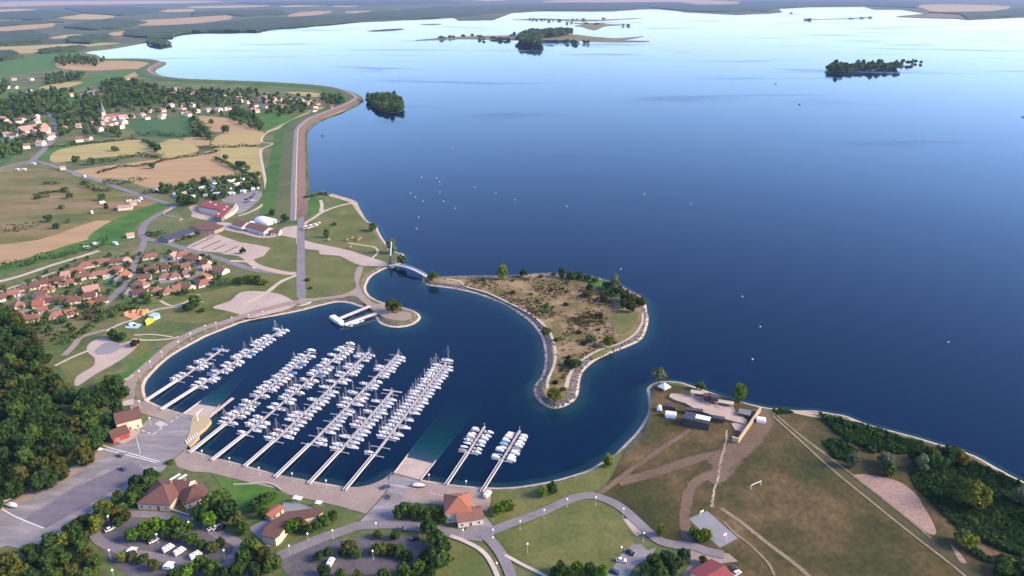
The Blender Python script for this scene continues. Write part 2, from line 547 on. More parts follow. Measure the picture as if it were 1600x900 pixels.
def soften(m, amount=1.0):
    """let a worn track fray into the ground beneath it towards its edges"""
    nt = m.node_tree
    out = [n for n in nt.nodes if n.type == 'OUTPUT_MATERIAL'][0]
    src = out.inputs['Surface'].links[0].from_socket
    at = nt.nodes.new('ShaderNodeAttribute')
    at.attribute_name = 'edge'
    g = nt.nodes.new('ShaderNodeNewGeometry')
    nz = nt.nodes.new('ShaderNodeTexNoise')
    nz.inputs['Scale'].default_value = .55
    nz.inputs['Detail'].default_value = 5
    nt.links.new(g.outputs['Position'], nz.inputs['Vector'])
    ad = nt.nodes.new('ShaderNodeMath')
    ad.operation = 'ADD'
    nt.links.new(at.outputs['Fac'], ad.inputs[0])
    nt.links.new(nz.outputs['Fac'], ad.inputs[1])
    mr = nt.nodes.new('ShaderNodeMapRange')
    mr.inputs[1].default_value = .62
    mr.inputs[2].default_value = 1.15
    mr.inputs[4].default_value = amount
    nt.links.new(ad.outputs[0], mr.inputs[0])
    tr = nt.nodes.new('ShaderNodeBsdfTransparent')
    mx = nt.nodes.new('ShaderNodeMixShader')
    nt.links.new(mr.outputs[0], mx.inputs[0])
    nt.links.new(tr.outputs[0], mx.inputs[1])
    nt.links.new(src, mx.inputs[2])
    nt.links.new(mx.outputs[0], out.inputs['Surface'])
for k_ in ('soil', 'track', 'trackpale'):
    soften(M[k_], .9)

def strip(name, mtl, txt, width, layer=2, ox=0, oy=0, k=1.0, sm=5, z=None, edge=None):
    pts = smooth([G(u, v, LZ) for u, v in P(txt, ox, oy, k)], sm)
    nn = normals(pts)
    zz = ((LZ + 0.05 * layer) if z is None else z) + lift()
    rr_ = random.Random(len(txt))
    w = [width / 2 * (1 + (rr_.uniform(-.12, .12) if mtl in ('path', 'soil') else 0)) for _ in pts]
    a = [Vector((p.x + n.x * q, p.y + n.y * q, zz)) for p, n, q in zip(pts, nn, w)]
    b = [Vector((p.x - n.x * q, p.y - n.y * q, zz)) for p, n, q in zip(pts, nn, w)]
    if mtl in ('soil', 'track', 'trackpale'):
        rows, vals = [], []
        for k in (-1.45, -.6, .6, 1.45):
            rows.append([Vector((p.x + n.x * q * k, p.y + n.y * q * k, zz)) for p, n, q in zip(pts, nn, w)])
            vals += [0.0 if abs(k) > 1 else 1.0] * len(pts)
        mb = MB()
        m_ = len(pts)
        mb.add([p for row in rows for p in row], [(j * m_ + i, (j + 1) * m_ + i, (j + 1) * m_ + i + 1, j * m_ + i + 1) for j in range(3) for i in range(m_ - 1)])
        o = struct(name, mb, M[mtl])
        at = o.data.attributes.new('edge', 'FLOAT', 'POINT')
        at.data.foreach_set('value', vals)
        return o
    return struct(name, MB().ribbon(a, b), M[mtl])
# ------------------------------------------------------------------ ground cover, fields, roads
# far fields and pastures (left background)
area('field', 'fieldmoor', "-60,270 60,262 150,290 260,318 225,340 150,370 60,405 -60,430", 1)
area('field', 'fieldpink', "-60,390 60,375 150,345 190,352 150,370 100,392 40,408 -60,425", 2)
area('field', 'green', "150,360 190,338 250,316 262,322 215,350 205,372 140,376", 2)
area('grass_verge', 'green', "-60,425 0,414 60,398 140,374 208,370 180,380 90,402 0,430 -60,448", 2)
area('field', 'fieldgreen', "-60,215 0,213 30,214 30,232 0,262 -60,272", 1)
area('field', 'green', "55,240 90,228 125,222 90,250 60,256", 1)
area('field', 'fieldyellow', "82,240 110,230 207,218 230,226 240,238 150,247 85,254", 2)
area('field', 'fieldyellow', "243,228 275,217 312,233 285,243 255,247 246,240", 2)
area('field', 'fieldpink', "110,268 200,255 290,243 335,236 345,250 375,268 378,272 300,286 240,295 190,280 150,282", 2)
area('field', 'fieldyellow', "335,230 345,228 405,230 410,240 408,276 395,272 350,250 340,240", 2)
area('field', 'field', "346,210 400,206 412,207 408,222 402,226 345,228 330,224 333,220", 2)
area('field', 'fieldpink', "286,216 324,215 325,228 312,228 300,226", 2)
area('field', 'fieldpink', "310,183 325,182 350,184 395,196 403,205 370,210 345,210 330,204", 2)
area('field', 'fieldgreen', "197,190 240,185 300,182 320,200 325,210 290,215 230,215 210,205", 2)
area('field', 'green', "355,178 400,170 440,178 458,180 455,192 430,200 405,204 380,190", 2)
area('field', 'field', "428,200 470,180 495,168 520,170 540,172 500,186 470,193 430,203 415,206", 2)
area('field', 'field', "447,144 480,144 502,147 498,152 470,149", 2)
area('field', 'green', "105,150 140,146 135,164 102,166", 2)
area('field', 'green', "130,160 165,160 155,178 128,178", 2)
area('field', 'green', "-60,150 30,140 90,128 210,108 215,118 130,137 60,146 -60,160", 1)
area('field', 'fieldpink', "88,98 150,94 230,97 238,101 232,108 205,123 190,122 215,108 150,110 100,108", 2)
area('field', 'field', "60,138 90,130 130,128 100,138", 2)
area('field', 'green', "-60,95 20,92 70,82 125,80 88,98 90,106 -60,125", 1)
area('field', 'field', "-10,78 30,77 60,78 58,82 20,84 -10,82", 2)
# distant plain: pale fields between the woods, reaching the horizon
ZF = LZ + 0.8
for t, mm in (("188,38 200,33 290,28 355,24 360,30 300,37 230,40", 'fieldpink'), ("90,26 130,22 180,25 160,30 110,30", 'field'), ("-60,50 30,40 80,35 82,42 20,48 -60,55", 'fieldpink'),
              ("-60,6 60,2 300,1 350,3 250,6 100,8 -60,12", 'fieldpink'), ("130,17 160,15 200,17 175,19", 'field'), ("250,16 300,14 300,18 260,19", 'field'), ("448,25 470,19 520,17 500,23 460,26", 'fieldpink'),
              ("75,60 100,55 130,54 105,60", 'field'), ("170,52 200,48 195,54 178,56", 'field'), ("-60,76 40,72 120,68 190,67 140,73 60,77 -60,82", 'fieldyellow'),
              ("520,8.5 560,8 555,10.5 525,11", 'field'), ("440,9 520,6.5 510,9 450,11", 'field'), ("850,3.5 870,0.5 1000,-2 1100,0 1155,3 1150,6 1090,7 1060,3 960,3.5 900,3.5", 'fieldpink'), ("1435,8 1500,7 1580,10 1545,18 1470,19 1445,14", 'field'),
              ("1400,26 1447,22 1500,20 1545,21 1510,28 1495,29", 'fieldmoor'), ("620,15 660,14.5 655,17 622,17.5", 'field'), ("735,-1 780,-2 800,0 760,2", 'fieldpink'), ("0,30 30,28 40,31 5,33", 'field'),
              ("540,18 580,17 570,20 545,20.5", 'field'), ("300,10 420,8 400,11 310,13", 'field'), ("-60,18 30,14 60,16 -60,24", 'field'), ("-300,30 -60,26 -70,34 -300,40", 'field'), ("1620,15 1750,13 1745,18 1630,19", 'field')):
    area('field', mm, t, 0, z=ZF, sm=2)

# park and marina surroundings
area('park_lawn', 'lawn', "285,330 300,322 360,345 440,372 468,372 468,470 440,474 395,492 350,500 300,505 240,500 220,520 235,545 205,560 170,560 120,600 95,575 100,560 150,530 200,500 250,470 330,455 400,430 380,400 330,385 290,350", 1)
area('park_lawn', 'lawn', "472,352 500,326 552,318 570,345 590,370 606,400 605,406 560,395 480,375", 1)
area('green_lawn', 'green', "470,342 484,310 508,312 500,328", 2)
area('park_lawn', 'lawn', "473,400 500,395 550,410 570,412 556,430 552,452 535,460 500,462 475,465", 2)
area('park_lawn', 'lawn', "775,845 830,815 900,786 930,783 970,803 990,830 985,862 960,890 940,920 860,905 800,880", 1)
area('park_lawn', 'lawn', "640,920 690,850 705,845 745,862 765,890 772,920", 1)
area('green_lawn', 'green', "200,578 228,552 240,560 215,590 185,600", 2)
area('green_lawn', 'green', "150,605 160,590 200,580 220,572 180,608", 2)
area('green_lawn', 'green', "328,738 350,748 372,752 410,756 436,768 445,780 400,800 330,790 345,760", 2)
area('park_lawn', 'lawn', "280,790 320,778 330,800 300,815", 2)
area('trampled_meadow', 'dry', "905,760 945,730 985,705 1000,690 1014,650 1022,605 1045,600 1110,614 1180,636 1210,648 1300,721 1375,793 1440,845 1530,905 1530,930 1170,930 1120,870 1080,845 1040,850 990,800 960,780 930,770", 1)
area('harbour_bank_grass', 'lawn', "775,768 840,762 900,745 940,728 960,714 975,700 960,735 935,768 900,772 850,790 800,815 770,820 768,790", 1)
area('eastern_rough_ground', 'dry', "1210,645 1240,646 1300,652 1356,668 1405,682 1440,690 1500,708 1565,740 1700,810 1700,930 1530,930 1440,840 1375,790 1300,715", 1)
area('scrub_ground', 'scrub', "1278,648 1320,655 1380,672 1420,690 1415,710 1360,705 1310,680", 2)
area('scrub_ground', 'scrub', "1420,730 1450,700 1500,712 1565,742 1640,780 1640,880 1590,870 1540,850 1500,830 1460,790 1430,760", 2)
area('scrub_ground', 'scrub', "1285,690 1310,685 1340,705 1330,725 1300,710", 2)
area('bare_ground', 'pink', "1335,742 1397,750 1428,770 1445,795 1463,830 1450,834 1413,804 1375,776", 3)
area('bare_ground', 'pink', "1486,851 1500,865 1510,880 1500,878 1490,862", 3)
area('sandy_beach', 'sand', "1225,641 1250,642 1290,648 1330,656 1355,667 1340,668 1300,657 1260,650", 2)
area('sandy_beach', 'sand', "512,302.5 530,307 547,312 556,317 559,323 566,336 573,345 568,343 556,328 548,318 530,311 512,306", 3)

# paved grounds
area('pale_square', 'plaza', "480,640 500,700 640,735 800,770 1040,850 1075,835 1060,858 1020,862 870,862 780,830 720,800 600,790 590,765 470,750 450,690", 3, 350, 200, 4, sm=2)
area('pale_square', 'plaza', "170,540 260,560 440,622 560,652 700,664 880,622 920,600 1080,580 1130,570 1180,540 1220,530 1140,640 1150,700 1160,780 1085,790 1060,730 1040,740 880,705 800,725 600,735 390,680 190,640 60,560", 3, 330, 280, 8, sm=2)
area('sandy_forecourt', 'plaza', "760,350 830,325 950,330 1100,400 1180,470 1060,520 1280,560 1600,640 1600,720 1440,680 1380,665 1280,630 1220,600 1200,570 1000,520 790,470 810,430 770,380", 4, 200, 280, 8, sm=2)
area('parking_lot', 'asphalt', "1200,230 1600,140 1680,200 1560,330 1400,440 1340,400 1380,330 1320,300 1200,290", 2, 200, 280, 8, sm=2)
area('parking_lot', 'plaza', "720,850 1040,690 1120,690 1200,720 1400,790 1600,820 1780,860 1700,960 1560,1010 1440,960 1300,930 900,900", 3, 200, 280, 8, sm=1)
area('spit_promenade', 'prom', "830,155 870,150 850,220 845,260 870,320 920,365 960,380 1000,375 1020,400 1060,440 1100,430 1150,430 1175,450 1165,475 1120,485 1060,480 1000,465 960,440 910,405 870,370 810,330 720,345 640,350 560,365 480,385 470,345 560,345 720,325 795,300 825,270 815,220", 3, 350, 380, 4, sm=3)
strip('lakeside_promenade', 'prom', "476,470 445,476 400,488 350,504 315,514 285,529 262,544 237,566 217,583 203,600 200,625", 7.0, 4)
area('quay_promenade', 'prom', "196,620 210,624 229,628 240,633 263,641 285,647 262,658 225,647 205,640", 3, sm=0)
area('marina_apron', 'asphalt', "285,648 326,656 312,674 291,701 272,716 255,735 232,752 170,785 100,832 75,847 35,858 10,853 -40,870 -120,860 -60,822 0,788 40,767 100,737 130,719 150,702 185,696 215,672 235,652 262,658", 4, sm=0)
area('apron_margin', 'prom', "152,703 132,719 102,738 42,768 0,790 -60,823 -60,838 0,803 46,780 108,748 142,726 168,709", 5, sm=0)
strip('apron_edge_strip', 'plaza', "236,748 172,783 102,830 70,846", 2.6, 6)
area('dark_apron_lane', 'asphalt2', "205,722 232,738 150,783 72,826 38,812 105,768", 5, sm=1)
strip('apron_seam', 'road', "210,700 150,740 60,800", .8, 6)
area('quay_promenade', 'prom', "272,718 291,702 316,710 357,722 406,735.5 485,753 539,763 575,760 606,746 608,756 600,772 572,803 550,797 530,791 450,773 430,763 400,757 370,749 330,739 300,737 277,730", 3, sm=0)
area('marina_apron', 'asphalt', "609,745 616,741 657,752 690,758 700,772 692,790 640,786 622,795 618,812 640,822 560,826 535,830 560,818 574,803 603,772", 4, sm=0)
area('quay_promenade', 'prom', "650,752 688,757 706,759 750,764 768,766 766,790 760,800 740,792 700,778 696,790 640,784 628,776 640,760", 5, sm=0)
area('access_yard', 'asphalt', "733,808 757,806 770,822 772,836 752,846 727,832", 5, sm=0)
area('car_park', 'asphalt', "1170,740 1200,690 1270,640 1340,640 1400,690 1470,660 1420,740 1290,820 1240,900 1090,940 1060,900 1130,800", 3, 750, 731, 5.327, sm=1)
area('paved_pad', 'plaza', "1190,430 1260,420 1385,540 1300,572", 3, 750, 731, 5.327, sm=0)
area('sports_court', 'court', "400,425 560,360 815,590 665,668", 3, 1000, 731, 5.327, sm=0)
area('pavilion_forecourt', 'prom', "420,650 560,690 740,715 815,780 640,800 430,890 420,960 300,960 420,800", 2, 1000, 731, 5.327, sm=1)
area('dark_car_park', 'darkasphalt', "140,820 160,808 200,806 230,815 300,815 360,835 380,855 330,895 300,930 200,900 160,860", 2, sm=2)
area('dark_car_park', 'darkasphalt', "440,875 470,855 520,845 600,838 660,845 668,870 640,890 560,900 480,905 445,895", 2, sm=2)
area('round_square', 'plaza', "240,340 ", 3) if False else None
area('playground_square', 'plaza', "1030,0 800,130 650,230 620,210 640,150 740,90 780,60 790,0 720,-60 750,-130 850,-170 900,-160 990,-120 1100,-150 1160,-120", 3, 0, 560, 5.327, sm=2)
area('round_pool', 'court', "380,640 420,590 520,530 640,530 715,570 700,600 640,640 540,670 420,675", 4, 100, 470, 8, sm=3)
area('sand_playground', 'plaza', "1440,360 1500,310 1598,300 1750,320 1850,380 1780,420 1700,440 1560,470 1480,440 1400,420 1330,400", 3, 0, 380, 4, sm=3)
area('courtyard', 'asphalt', "10,310 60,330 45,250 60,240 95,250 120,220 175,210 210,180 200,240 160,290 110,300 80,400 150,410 430,380 450,395 420,415 230,440 150,430 100,330 60,345 10,370", 2, 0, 390, 4, sm=0) if False else None
area('village_lane', 'asphalt', "0,340 100,300 160,280 200,262 205,270 150,330 130,400 210,420 330,400 420,375 430,390 330,425 240,445 160,432 110,420 100,340 0,385", 2, 0, 380, 4, sm=1)
area('village_lane', 'asphalt', "980,95 1150,80 1180,100 1260,120 1290,165 1220,230 1190,230 1180,225 960,260 940,240 1060,215 1180,205 1240,150 1160,115 1000,120", 2, 0, 380, 4, sm=1)

# roads and paths
strip('country_road', 'road', "-40,275 20,258 55,252 100,265 160,285 220,305 262,318 272,322 255,332 232,345 222,360 226,372 260,380 300,392 345,405 390,420 425,425 466,428", 7.0, 3)
strip('country_road', 'road', "72,170 82,185 90,202 80,222 62,240 45,256", 9.0, 3)
strip('country_lane', 'path', "-40,450 30,432 80,415 130,400 155,392", 5.0, 3)
strip('country_lane', 'path', "-40,470 40,442 90,424", 3.0, 3)
strip('village_road', 'road', "226,374 220,392 208,415 205,430 190,450 175,465 160,480", 6.0, 3)
strip('dike_foot_path', 'path', "372,338 390,332 408,322 416,310 414,280 407,240 411,232 426,225 410,222 410,215 420,206 450,195 482,185 515,174 535,165 541,157 530,150", 3.6, 5, z=LZ + .25)
strip('footpath', 'path', "408,323 440,320 466,317", 3.0, 4)
strip('park_road', 'road', "468,312 470,345 470,365 470,400 470,440 471,466", 7.0, 5)
strip('footpath', 'path', "474,350 490,341 505,331 530,322 553,317", 4.0, 4)
strip('footpath', 'path', "502,331 503,320 501,313", 4.0, 4)
strip('footpath', 'path', "470,428 440,440 420,455 400,467 380,475", 4.0, 4)
strip('footpath', 'plaza', "350,395 380,400 400,415 440,426 462,428", 7.0, 4)
strip('footpath', 'path', "360,408 390,410 400,420", 4.0, 4)
strip('footpath', 'path', "318,471 290,478 250,483 230,490", 2.5, 4)
strip('footpath', 'path', "580,405 590,395 586,387 570,384 545,380", 2.2, 4)
strip('footpath', 'path', "208,500 240,485 285,478", 2.4, 4)
strip('footpath', 'path', "86,572 110,560 136,549", 2.4, 4)
strip('footpath', 'path', "165,518 190,506 215,498", 2.4, 4)
strip('footpath', 'prom', "100,556 116,540 125,528 150,520 165,516", 4.5, 4)
strip('footpath', 'path', "207,530 230,532 265,530 280,526", 2.0, 4)
strip('footpath', 'path', "210,524 240,523 270,527", 1.6, 4)
strip('footpath', 'path', "184,596 200,592 208,586", 2.5, 5)
strip('footpath', 'path', "96,612 110,617 122,621", 2.5, 4)
strip('perimeter_road', 'road', "380,905 420,878 456,861 500,842 537,830 562,822 613,820 656,824 688,830 725,836 755,840", 5.6, 5)
strip('perimeter_road', 'road', "750,834 769,830 797,819 829,808 855,797 881,785 900,778 919,775 934,777 956,785 975,797 994,814 1013,832 1032,846 1056,852 1079,853 1105,862 1131,868", 4.8, 6)
strip('perimeter_road', 'road', "757,836 769,848 784,868 797,896 805,925", 4.6, 7)
strip('parking_loop_road', 'road', "300,815 250,806 200,804 165,812 148,825 155,845 190,860 240,870 300,880 340,890 365,870 372,850 340,835 320,820", 4.5, 4)
strip('footpath', 'concrete', "703,838 715,842 725,846 748,858 763,873 776,898 782,920", 2.0, 8)
strip('footpath', 'concrete', "789,868 816,883 848,899 875,918", 1.6, 8)
strip('dirt_track', 'soil', "936,772 966,750 990,731 1000,725 1037,699 1079,672", 2.6, 4)
strip('dirt_track', 'soil', "966,754 1013,742 1050,730 1094,716 1150,703 1188,676 1200,660", 5.5, 3)
strip('dirt_track', 'soil', "1122,742 1095,748 1078,765 1072,790 1070,815 1076,845", 4.5, 3)
strip('dirt_track', 'soil', "1150,690 1140,715 1125,740 1105,750", 9.0, 3)
strip('dirt_track', 'track', "1210,650 1252,687 1307,732 1385,793 1441,838 1498,881 1535,912", 4.2, 3)
strip('dirt_track', 'trackpale', "1207,650 1245,684 1300,734 1375,795 1431,840 1488,884 1525,916", 1.2, 5)
strip('dirt_track', 'trackpale', "1214,650 1262,690 1317,731 1413,806 1455,842", 1.0, 5)
strip('dirt_track', 'trackpale', "1127,795 1160,818 1200,850 1240,880 1280,915", 1.9, 4)
strip('dirt_track', 'soil', "1180,640 1190,660 1170,685 1150,705 1120,730", 12, 3)
strip('dirt_track', 'trackpale', "1130,815 1150,835 1170,850 1200,880 1210,900", 1.0, 4)
for t_ in ("299,386 333,371", "315,389 345,376", "333,391 352,383", "350,395 372,385", "322,372 344,364"):
    strip('planted_divider', 'bank', t_, 1.8, 6)
strip('footpath', 'path', "250,470 270,478 300,468 310,460", 2.5, 3)
strip('footpath', 'green', "200,480 250,472 300,462", 4, 2)

# slipways run on under the water
def ramp(a0, b0, a1, b1):
    A0, B0 = G(*a0, LZ + .12), G(*b0, LZ + .12)
    A1, B1 = G(*a1, -.05), G(*b1, -.05)
    k = (LZ + 8.6) / (LZ + .17)
    A2, B2 = A0 + (A1 - A0) * k, B0 + (B1 - B0) * k
    mbx = MB()
    dn_ = Vector((0, 0, -.6))
    mbx.loft([[A0, B0, B0 + dn_, A0 + dn_], [A2, B2, B2 + dn_, A2 + dn_]])
    o = struct('slipway', mbx, M['plaza'])
    for a, b in ((A0, A2), (B0, B2)):
        d = (b - a).normalized()
        side = Vector((-d.y, d.x, 0)).normalized() * .25
        w = MB().loft([[a - side, a + side, a + side + Vector((0, 0, .35)), a - side + Vector((0, 0, .35))],
                       [b - side, b + side, b + side + Vector((0, 0, .35)), b - side + Vector((0, 0, .35))]])
        obj('kerb', w, M['concrete'], o)
    return o
ramp((285.7, 647), (325, 654), (310, 629.5), (341, 636))
ramp((616, 739), (657, 750), (635, 714), (678, 724))

# painted lines of the aprons
def line(txt, w, layer=6, dash=None, parent=None):
    pts = [G(u, v, LZ) for u, v in P(txt)]
    z = LZ + .05 * layer + lift()
    for a, b in zip(pts, pts[1:]):
        d = b - a
        ln = d.length
        d.normalize()
        n = Vector((-d.y, d.x, 0)) * w / 2
        s = 0.0
        while s < ln:
            e = min(ln, s + (dash[0] if dash else ln))
            p, q = a + d * s, a + d * e
            mbx = MB().add([(p.x + n.x, p.y + n.y, z), (p.x - n.x, p.y - n.y, z), (q.x - n.x, q.y - n.y, z), (q.x + n.x, q.y + n.y, z)], [(0, 1, 2, 3)])
            o = struct('painted_line', mbx, M['line'])
            s = e + (dash[1] if dash else 1)
line("160,696 180,703 225,715 250,722", .5)
line("150,699 175,706 228,719 245,724", .5)
line("213,671 240,679 284,648", .55, dash=(2.4, 1.6))
line("3,796 22,807 45,817 69,826", .5)
line("213,684 220,710", .25)
line("602,757 650,764", .3)
line("673,771 694,776", .25, dash=(1, .8))

# wooded and bare islands
def island(name, px, mtl, rise=1.3, w=4.0, edge='shore', sm=4, under=True, k=0.0):
    pl = smooth([G(u, v, 0) for u, v in px], sm, True)
    s = 1.0 if area2(pl) > 0 else -1.0
    nn = [n * s for n in normals(pl, True)]
    c = lambda d, z: (lambda o: o + [o[0]])(offset(pl, nn, d, z))
    e0, e1, e2 = c(-.4, -.12), c(min(w * .36, 1.7), .42), c(w, rise)
    struct(name + '_shore_edge', MB().ribbon(e0, e1), M[edge])
    struct(name + '_bank', MB().ribbon(e1, e2), M['riprap' if name == 'peninsula' else 'bank'])
    struct(name, MB().fill(e2[:-1], rise), M[mtl])
    if under:
        struct(name + '_underwater_slope', MB().ribbon(c(-5, -1.0), e0).ribbon(c(-13, -6.5), c(-5, -1.0)).ribbon(c(-20, -9.3), c(-13, -6.5)), M['bed'])
pen = P("40,125 60,118 120,118 300,112 480,112 600,105 700,98 830,100 930,105 1000,118 1080,140 1150,165 1200,195 1260,225 1290,260 1300,310 1308,360 1295,420 1262,475 1180,515 1090,550 1010,590 950,640 925,690 915,770 890,815 840,845 780,858 720,840 680,800 662,760 672,720 705,680 722,620 725,560 715,490 690,430 640,370 580,325 510,280 430,245 330,210 230,188 140,175 70,165 38,148", 650, 400, 3.6)
island('peninsula', pen, 'isle', LZ, 5.0, sm=3)
strip('peninsula_path', 'path', "150,125 240,140 290,175 400,207 520,262 620,312 690,362 740,412 770,470 785,550 775,620 745,690 738,745", 1.8, 2, 650, 400, 3.6)
strip('peninsula_path', 'soil', "130,122 400,132 730,132 850,152 950,182 1060,222 1110,270 1105,340 1115,470", 1.6, 2, 650, 400, 3.6)
strip('peninsula_path', 'soil', "980,430 1020,400 1080,360", 1.2, 2, 650, 400, 3.6)
strip('peninsula_path', 'path', "925,590 1000,545 1070,515 1150,490 1230,440 1270,380 1275,320", 1.6, 2, 650, 400, 3.6)
strip('peninsula_path', 'path', "845,740 860,680 885,630", 2.4, 2, 650, 400, 3.6)
area('peninsula_grass', 'lawn', "1120,320 1180,310 1240,320 1235,380 1190,430 1130,440 1115,380", 1, 650, 400, 3.6)
area('peninsula_grass', 'green', "930,120 1020,130 1100,150 1150,200 1120,240 1060,210 990,160", 1, 650, 400, 3.6)
area('peninsula_grass', 'green', "695,290 740,275 770,295 740,320 700,315", 1, 650, 400, 3.6)
area('peninsula_grass', 'lawn', "985,560 1060,525 1110,515 1060,550 1000,580", 1, 650, 400, 3.6)
island('wooded_islet', P("690,630 750,610 840,610 900,630 918,665 912,696 860,702 790,700 755,680 700,640", 400, 0, 4), 'scrub', .8, 3.0, 'bank', under=False)
island('wooded_islet', P("365,430 400,420 500,420 620,420 760,415 815,412 880,408 910,404 912,408 860,414 820,418 800,430 680,432 540,434 500,446 420,446 380,440", 1200, 0, 4), 'scrub', .8, 3.0, 'bank', under=False)
island('flat_islet', P("990,252 1120,240 1180,235 1320,228 1440,224 1600,222 1800,214 1960,214 2060,224 2240,240 2400,228 2420,230 2330,248 2240,252 2440,256 2452,262 2300,264 2140,262 2000,254 1830,250 1600,252 1300,244 1080,252", 400, 0, 4), 'fieldmoor', 1.5, 8.0, 'bank', sm=2, under=False)
island('flat_islet', P("690,194 800,184 900,179 930,183 870,192 760,197", 400, 0, 4), 'scrub', 1.5, 8.0, 'bank', sm=2, under=False)
island('flat_islet', P("1020,155 1100,150 1170,150 1120,157", 400, 0, 4), 'fieldmoor', 1.5, 8.0, 'bank', sm=2, under=False)
island('flat_islet', P("1600,124 1800,116 1900,120 2100,124 2250,120 2320,116 2420,114 2300,122 2140,132 1980,133 1850,127 1700,126", 400, 0, 4), 'fieldmoor', 1.5, 8.0, 'bank', sm=2, under=False)
island('flat_islet', P("345,142 450,145 520,143 600,142 640,140 560,150 650,152 745,156 640,160 575,168 530,188 480,184 430,168 380,162 440,154", 800, 0, 4), 'fieldmoor', 1.5, 8.0, 'bank', sm=2, under=False)
island('flat_islet', P("230,118 290,121 420,117 530,113 600,108 645,106 620,113 500,118 350,122 250,126", 1200, 0, 4), 'fieldmoor', 1.5, 8.0, 'bank', sm=2, under=False)
# ------------------------------------------------------------------ boats
M['gel'] = mat('white_gelcoat', [(.80, .79, .79), (.86, .85, .85)], 0.8, 0.35, world_co=False, vary=.06, spec=.5)
M['deckgrey'] = mat('boat_deck', [(.60, .58, .58), (.70, .68, .67)], 2.0, 0.6, world_co=False, vary=.1)
M['cockpit'] = mat('cockpit_floor', [(.22, .19, .17), (.30, .26, .23)], 3.0, 0.7, world_co=False)
M['tinted'] = mat('tinted_window', [(.02, .025, .03)], rough=0.15, spec=.6)
M['alu'] = mat('mast_aluminium', [(.70, .70, .72)], rough=0.4, metal=0.3)
M['blueck'] = mat('blue_canvas', [(.04, .12, .35), (.05, .15, .42)], 3, .8, world_co=False)
M['cyanck'] = mat('pale_blue_tarpaulin', [(.18, .48, .60), (.22, .55, .66)], 2, .7, world_co=False)
M['whiteck'] = mat('white_tarpaulin', [(.70, .69, .70), (.78, .77, .78)], 1.5, .75, bump=.4, bscale=2, world_co=False)
M['redck'] = mat('red_canvas', [(.32, .045, .04), (.38, .06, .05)], 3, .8, world_co=False)
M['greyck'] = mat('grey_canvas', [(.28, .28, .30), (.34, .34, .36)], 3, .8, world_co=False)
M['motor'] = mat('outboard_cowling', [(.05, .05, .055)], rough=.4)
M['redhull'] = mat('red_hull', [(.40, .06, .05)], rough=.4)
M['bluehull'] = mat('blue_hull', [(.05, .10, .30)], rough=.4)
M['teak'] = mat('varnished_wood', [(.30, .15, .06), (.38, .2, .09)], 4, .5, world_co=False)

def hull_mesh(L, W, free, bowk=1.0, transom=.8):
    """loft from stern (-x) to bow (+x); returns hull and deck builders"""
    xs = [-.5, -.38, -.2, 0, .18, .33, .43, .5]
    hw = [transom, .93, 1.0, .99, .86, .60, .32, .03]
    rings, dl, dr = [], [], []
    for x, h in zip(xs, hw):
        sheer = free * (1 + .28 * max(0, x + .1) ** 1.5 * 2 * bowk)
        b = h * W / 2
        X = x * L
        kd = -.28 * (1 - .6 * max(0, x * 2) ** 2)
        rings.append([(X, b, sheer), (X, b * .93, sheer * .45), (X, b * .62, -.12), (X, 0, kd), (X, -b * .62, -.12), (X, -b * .93, sheer * .45), (X, -b, sheer)])
        dl.append((X, b * .97, sheer + .015))
        dr.append((X, -b * .97, sheer + .015))
    hu = MB().loft(rings, closed_ring=False, caps=False)
    hu.add(rings[0], [(0, 1, 2, 3, 4, 5, 6)])
    de = MB().ribbon(dr, dl)
    return hu, de

def prism_mesh(sec, mb=None):
    mb = mb or MB()
    return mb.loft(sec)

def cabin_rings(x0, x1, w0, w1, z0, h, slope=.5):
    r = []
    for x, w, hh in ((x0, w0, h), (x0 + (x1 - x0) * .55, (w0 + w1) / 2 * 1.05, h), (x1 - slope, w1, h * .8), (x1, w1 * .8, .05)):
        r.append([(x, w / 2, z0), (x, w / 2 * .82, z0 + hh), (x, -w / 2 * .82, z0 + hh), (x, -w / 2, z0)])
    return r

PROTO = {}
def proto(name, builder):
    root = bpy.data.objects.new(name, None)       # kept out of the scene; its parts are copied
    PROTO[name] = []
    def part(pn, mb, mt, sub=None, sm=False):
        me = mb.mesh(pn, sm)
        me.materials.append(M[mt])
        PROTO[name].append((pn, me, sub))
        return len(PROTO[name]) - 1
    builder(part)
    bpy.data.objects.remove(root)

def place(pname, name, label, cat, loc, rz, group, scale=None, swap=None):
    t = thing(name, label, cat, loc, rz, group, scale)
    made = []
    for pn, me, sub in PROTO[pname]:
        o = bpy.data.objects.new(pn, me)
        COL.objects.link(o)
        o.parent = made[sub] if sub is not None else t
        if swap and pn in swap:
            o.material_slots[0].link = 'OBJECT'
            o.material_slots[0].material = M[swap[pn]]
        made.append(o)
    return t

